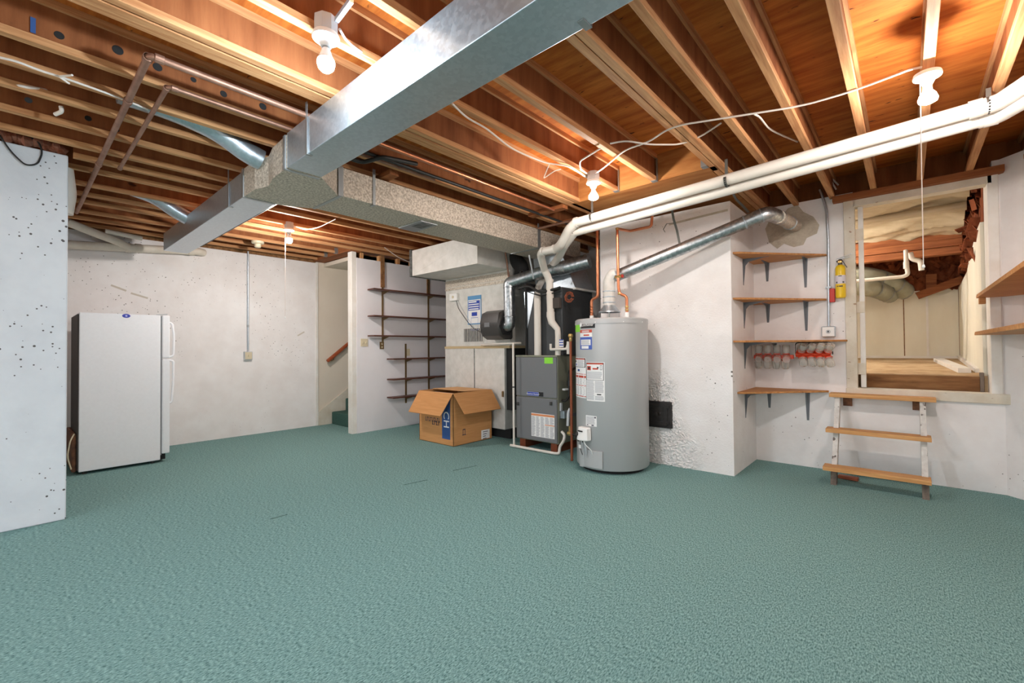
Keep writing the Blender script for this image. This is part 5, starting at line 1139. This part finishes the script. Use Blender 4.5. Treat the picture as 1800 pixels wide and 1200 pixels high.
pipe('gas_pipe', [V((-7.0, 1.66, 2.65)), V((-4.25, 1.66, 2.65))], .017, 'black_iron', 'dark iron pipe parallel to the left part of the trunk duct', fil=0)
a = PZ(673, 254, 2.69); b = PZ(985, 352, 2.69)
pipe('copper_pipe', [V((a.x, 1.5, 2.69)), V((a.x, b.y + .2, 2.69))], .013, 'copper', 'straight copper pipe under the joists beside the branch duct', fil=0)
a = PZ(700, 288, 2.69)
pipe('gas_pipe', [V((a.x, 1.5, 2.69)), V((a.x, 4.6, 2.69))], .013, 'black_iron', 'straight dark pipe under the joists beside the branch duct', fil=0)
pipe('gas_pipe', [V((-3.05, 1.45, 2.66)), V((-3.05, 1.75, 2.66)), V((-2.85, 1.80, 2.66)), V((-2.85, 2.1, 2.70))], .016, 'black_iron', 'short bent dark pipe in the corner behind the trunk duct', fil=.05)
pipe('copper_pipe', [V((-3.25, 4.15, 2.67)), V((-2.55, 4.15, 2.67))], .014, 'copper_old', 'short copper pipe crossing below the joists near the header', fil=0)
# drains along the left wall
a, b = PX(122, 430, -7.22), PX(350, 442, -7.22)
o = pipe('drain_pipe', [V((-7.22, -.25, a.z - .03)), V((-7.22, a.y, a.z)), V((-7.22, b.y, b.z)), V((-7.27, b.y + .06, b.z))], .050, 'pvc_old', 'white drain pipe running along the top of the left wall', fil=.05, seg=16)
for y in (.95, 1.05, 1.6):
    d = MB(); q = a + (b - a) * ((y - a.y) / (b.y - a.y)); d.lathe([(.05, -.03), (.057, -.03), (.057, .03), (.05, .03)], q, (0, 1, .05), 18, False); d.build('coupling', 'pvc_old', o)
pipe('drain_pipe', [PX(118, 390, -7.0), PX(160, 407, -7.05), PX(205, 424, -7.15), PX(225, 434, -7.2)], .045, 'pvc_old', 'white drain branch slanting down into the left wall drain', fil=.08, seg=16)
pipe('drain_pipe', [PX(185, 406, -7.1), PX(250, 419, -7.1)], .028, 'pvc_old', 'short thin white pipe above the left wall drain', fil=0)
pipe('drain_pipe', [V((-5.02, .27, 2.36)), V((-5.02, .29, 2.52)), V((-5.02, .27, 2.72))], .055, 'pvc', 'white pipe elbow showing behind the near left pier wall', fil=.04, seg=16)
# smoke detector
c = PZ(453, 428, 2.69); t = thing('smoke_detector', c, 'white round smoke detector on the joists near the stairs', 'detector')
m = MB(); m.lathe([(.075, .03), (.078, .015), (.070, .0), (.045, -.008)], c, (0, 0, 1), 28); m.build('base', 'plastic_ivory', t, smooth=True)
m = MB(); m.lathe([(.040, -.006), (.040, -.045), (.030, -.055)], c, (0, 0, 1), 20); m.build('sensor', 'plastic_ivory', t, smooth=True)
# cables
def cable(P, label, mt='cable_white', r=.006, fil=.12): return pipe('cable', P, r, mt, label, 'cable', fil, 8)
zk = 2.70
cable([PZ(795, 182, 2.705), PZ(820, 207, 2.70), PZ(853, 224, 2.69), PZ(900, 262, 2.68), PZ(960, 287, 2.70), PZ(1000, 291, 2.70), L3 + V((-.05, -.02, .05))], 'white cable snaking from the trunk duct to the lamp over the water heater')
cable([L3 + V((.02, -.02, .06)), PZ(1060, 296, 2.70), PZ(1100, 262, 2.71), PZ(1140, 250, 2.70), PZ(1180, 222, 2.705), PZ(1270, 208, 2.71), PZ(1385, 190, 2.712), PZ(1420, 183, 2.712), PZ(1500, 160, 2.712), PZ(1600, 122, 2.71), L2 + V((-.02, -.03, .04))], 'long white cable strung across the joists to the lamp with long cord')
cable([PZ(1073, 252, 2.70), PZ(1100, 247, 2.68), PZ(1140, 254, 2.66), PZ(1195, 254, 2.71), PZ(1230, 241, 2.75), PZ(1268, 216, 2.78)], 'white cable bridging two joists right of the lamp over the water heater')
cable([L3 + V((-.03, -.03, .07)), PZ(1020, 297, 2.70), PZ(1019, 283, 2.70), PZ(1055, 261, 2.70)], 'short white cable looping up beside the lamp over the water heater', fil=.04)
cable([PZ(966, 287, 2.70), PZ(955, 314, 2.66), PZ(975, 300, 2.68), PZ(986, 297, 2.70)], 'white cable end looping below the joist near the lamp over the water heater', r=.004, fil=.03)
cable([PZ(1325, 200, 2.72), PZ(1335, 205, 2.74), PZ(1352, 227, 2.76), PZ(1375, 238, 2.77), PZ(1402, 249, 2.78)], 'short white cable curving between two joists left of the lamp with long cord')
cable([L1 + V((.03, .05, .05)), PZ(610, 74, 2.73), PZ(640, 95, 2.73), PZ(658, 110, 2.73), PZ(672, 130, 2.72)], 'white cable from the lamp left of the duct along its joist')
cable([PZ(0, 101, 2.705), PZ(30, 108, 2.705), PZ(70, 124, 2.705), PZ(110, 136, 2.705), PZ(200, 168, 2.705), PZ(260, 192, 2.71)], 'white cable stapled under the left joists')
for k, (p, q) in enumerate((((106, 134), (127, 132)), ((106, 136), (122, 147)))):
    cable([PZ(*p, 2.70), PZ(*q, 2.69)], ['upper cut cable tail under the left joists', 'lower cut cable tail under the left joists'][k], r=.005, fil=0)
cable([PZ(0, 146, 2.735), PZ(40, 152, 2.735), PZ(80, 158, 2.76), PZ(102, 165, 2.79)], 'white cable curving into a joist hole at far left', r=.009)
cable([PZ(107, 187, 2.74), PZ(109, 196, 2.71), PZ(97, 201, 2.70)], 'short hooked white cable end hanging from the left joists', r=.011, fil=.03)
a = [PX(0, 243, -4.70), PX(20, 268, -4.70), PX(45, 291, -4.70), PX(66, 289, -4.70), PX(75, 268, -4.70), PX(68, 248, -4.70), PX(45, 238, -4.72)]
a[0] += V((0, -.1, .2))
cable(a, 'black cable loop hanging on the near left pier wall', 'cable_black', .0055, .08)
cable([PZ(676, 435, 2.68), PZ(700, 452, 2.6), PZ(723, 462, 2.55)], 'white wire slanting down to the return box duct', fil=.05)
cable([PZ(590, 385, 2.70), PZ(560, 400, 2.68), PZ(535, 404, 2.70), L4 + V((.04, .03, .05))], 'white cable to the lamp near the stairs', r=.005)
cable([V((-.49, YE - .06, 2.86)), PY(1459, 310, YE - .12), PY(1463, 322, YE - .12), PY(1470, 333, YE - .10)], 'white cable dangling at the end of a joist above the conduit', r=.008, fil=.05)

for o in bpy.data.objects:
    if '_org' in o: del o['_org']
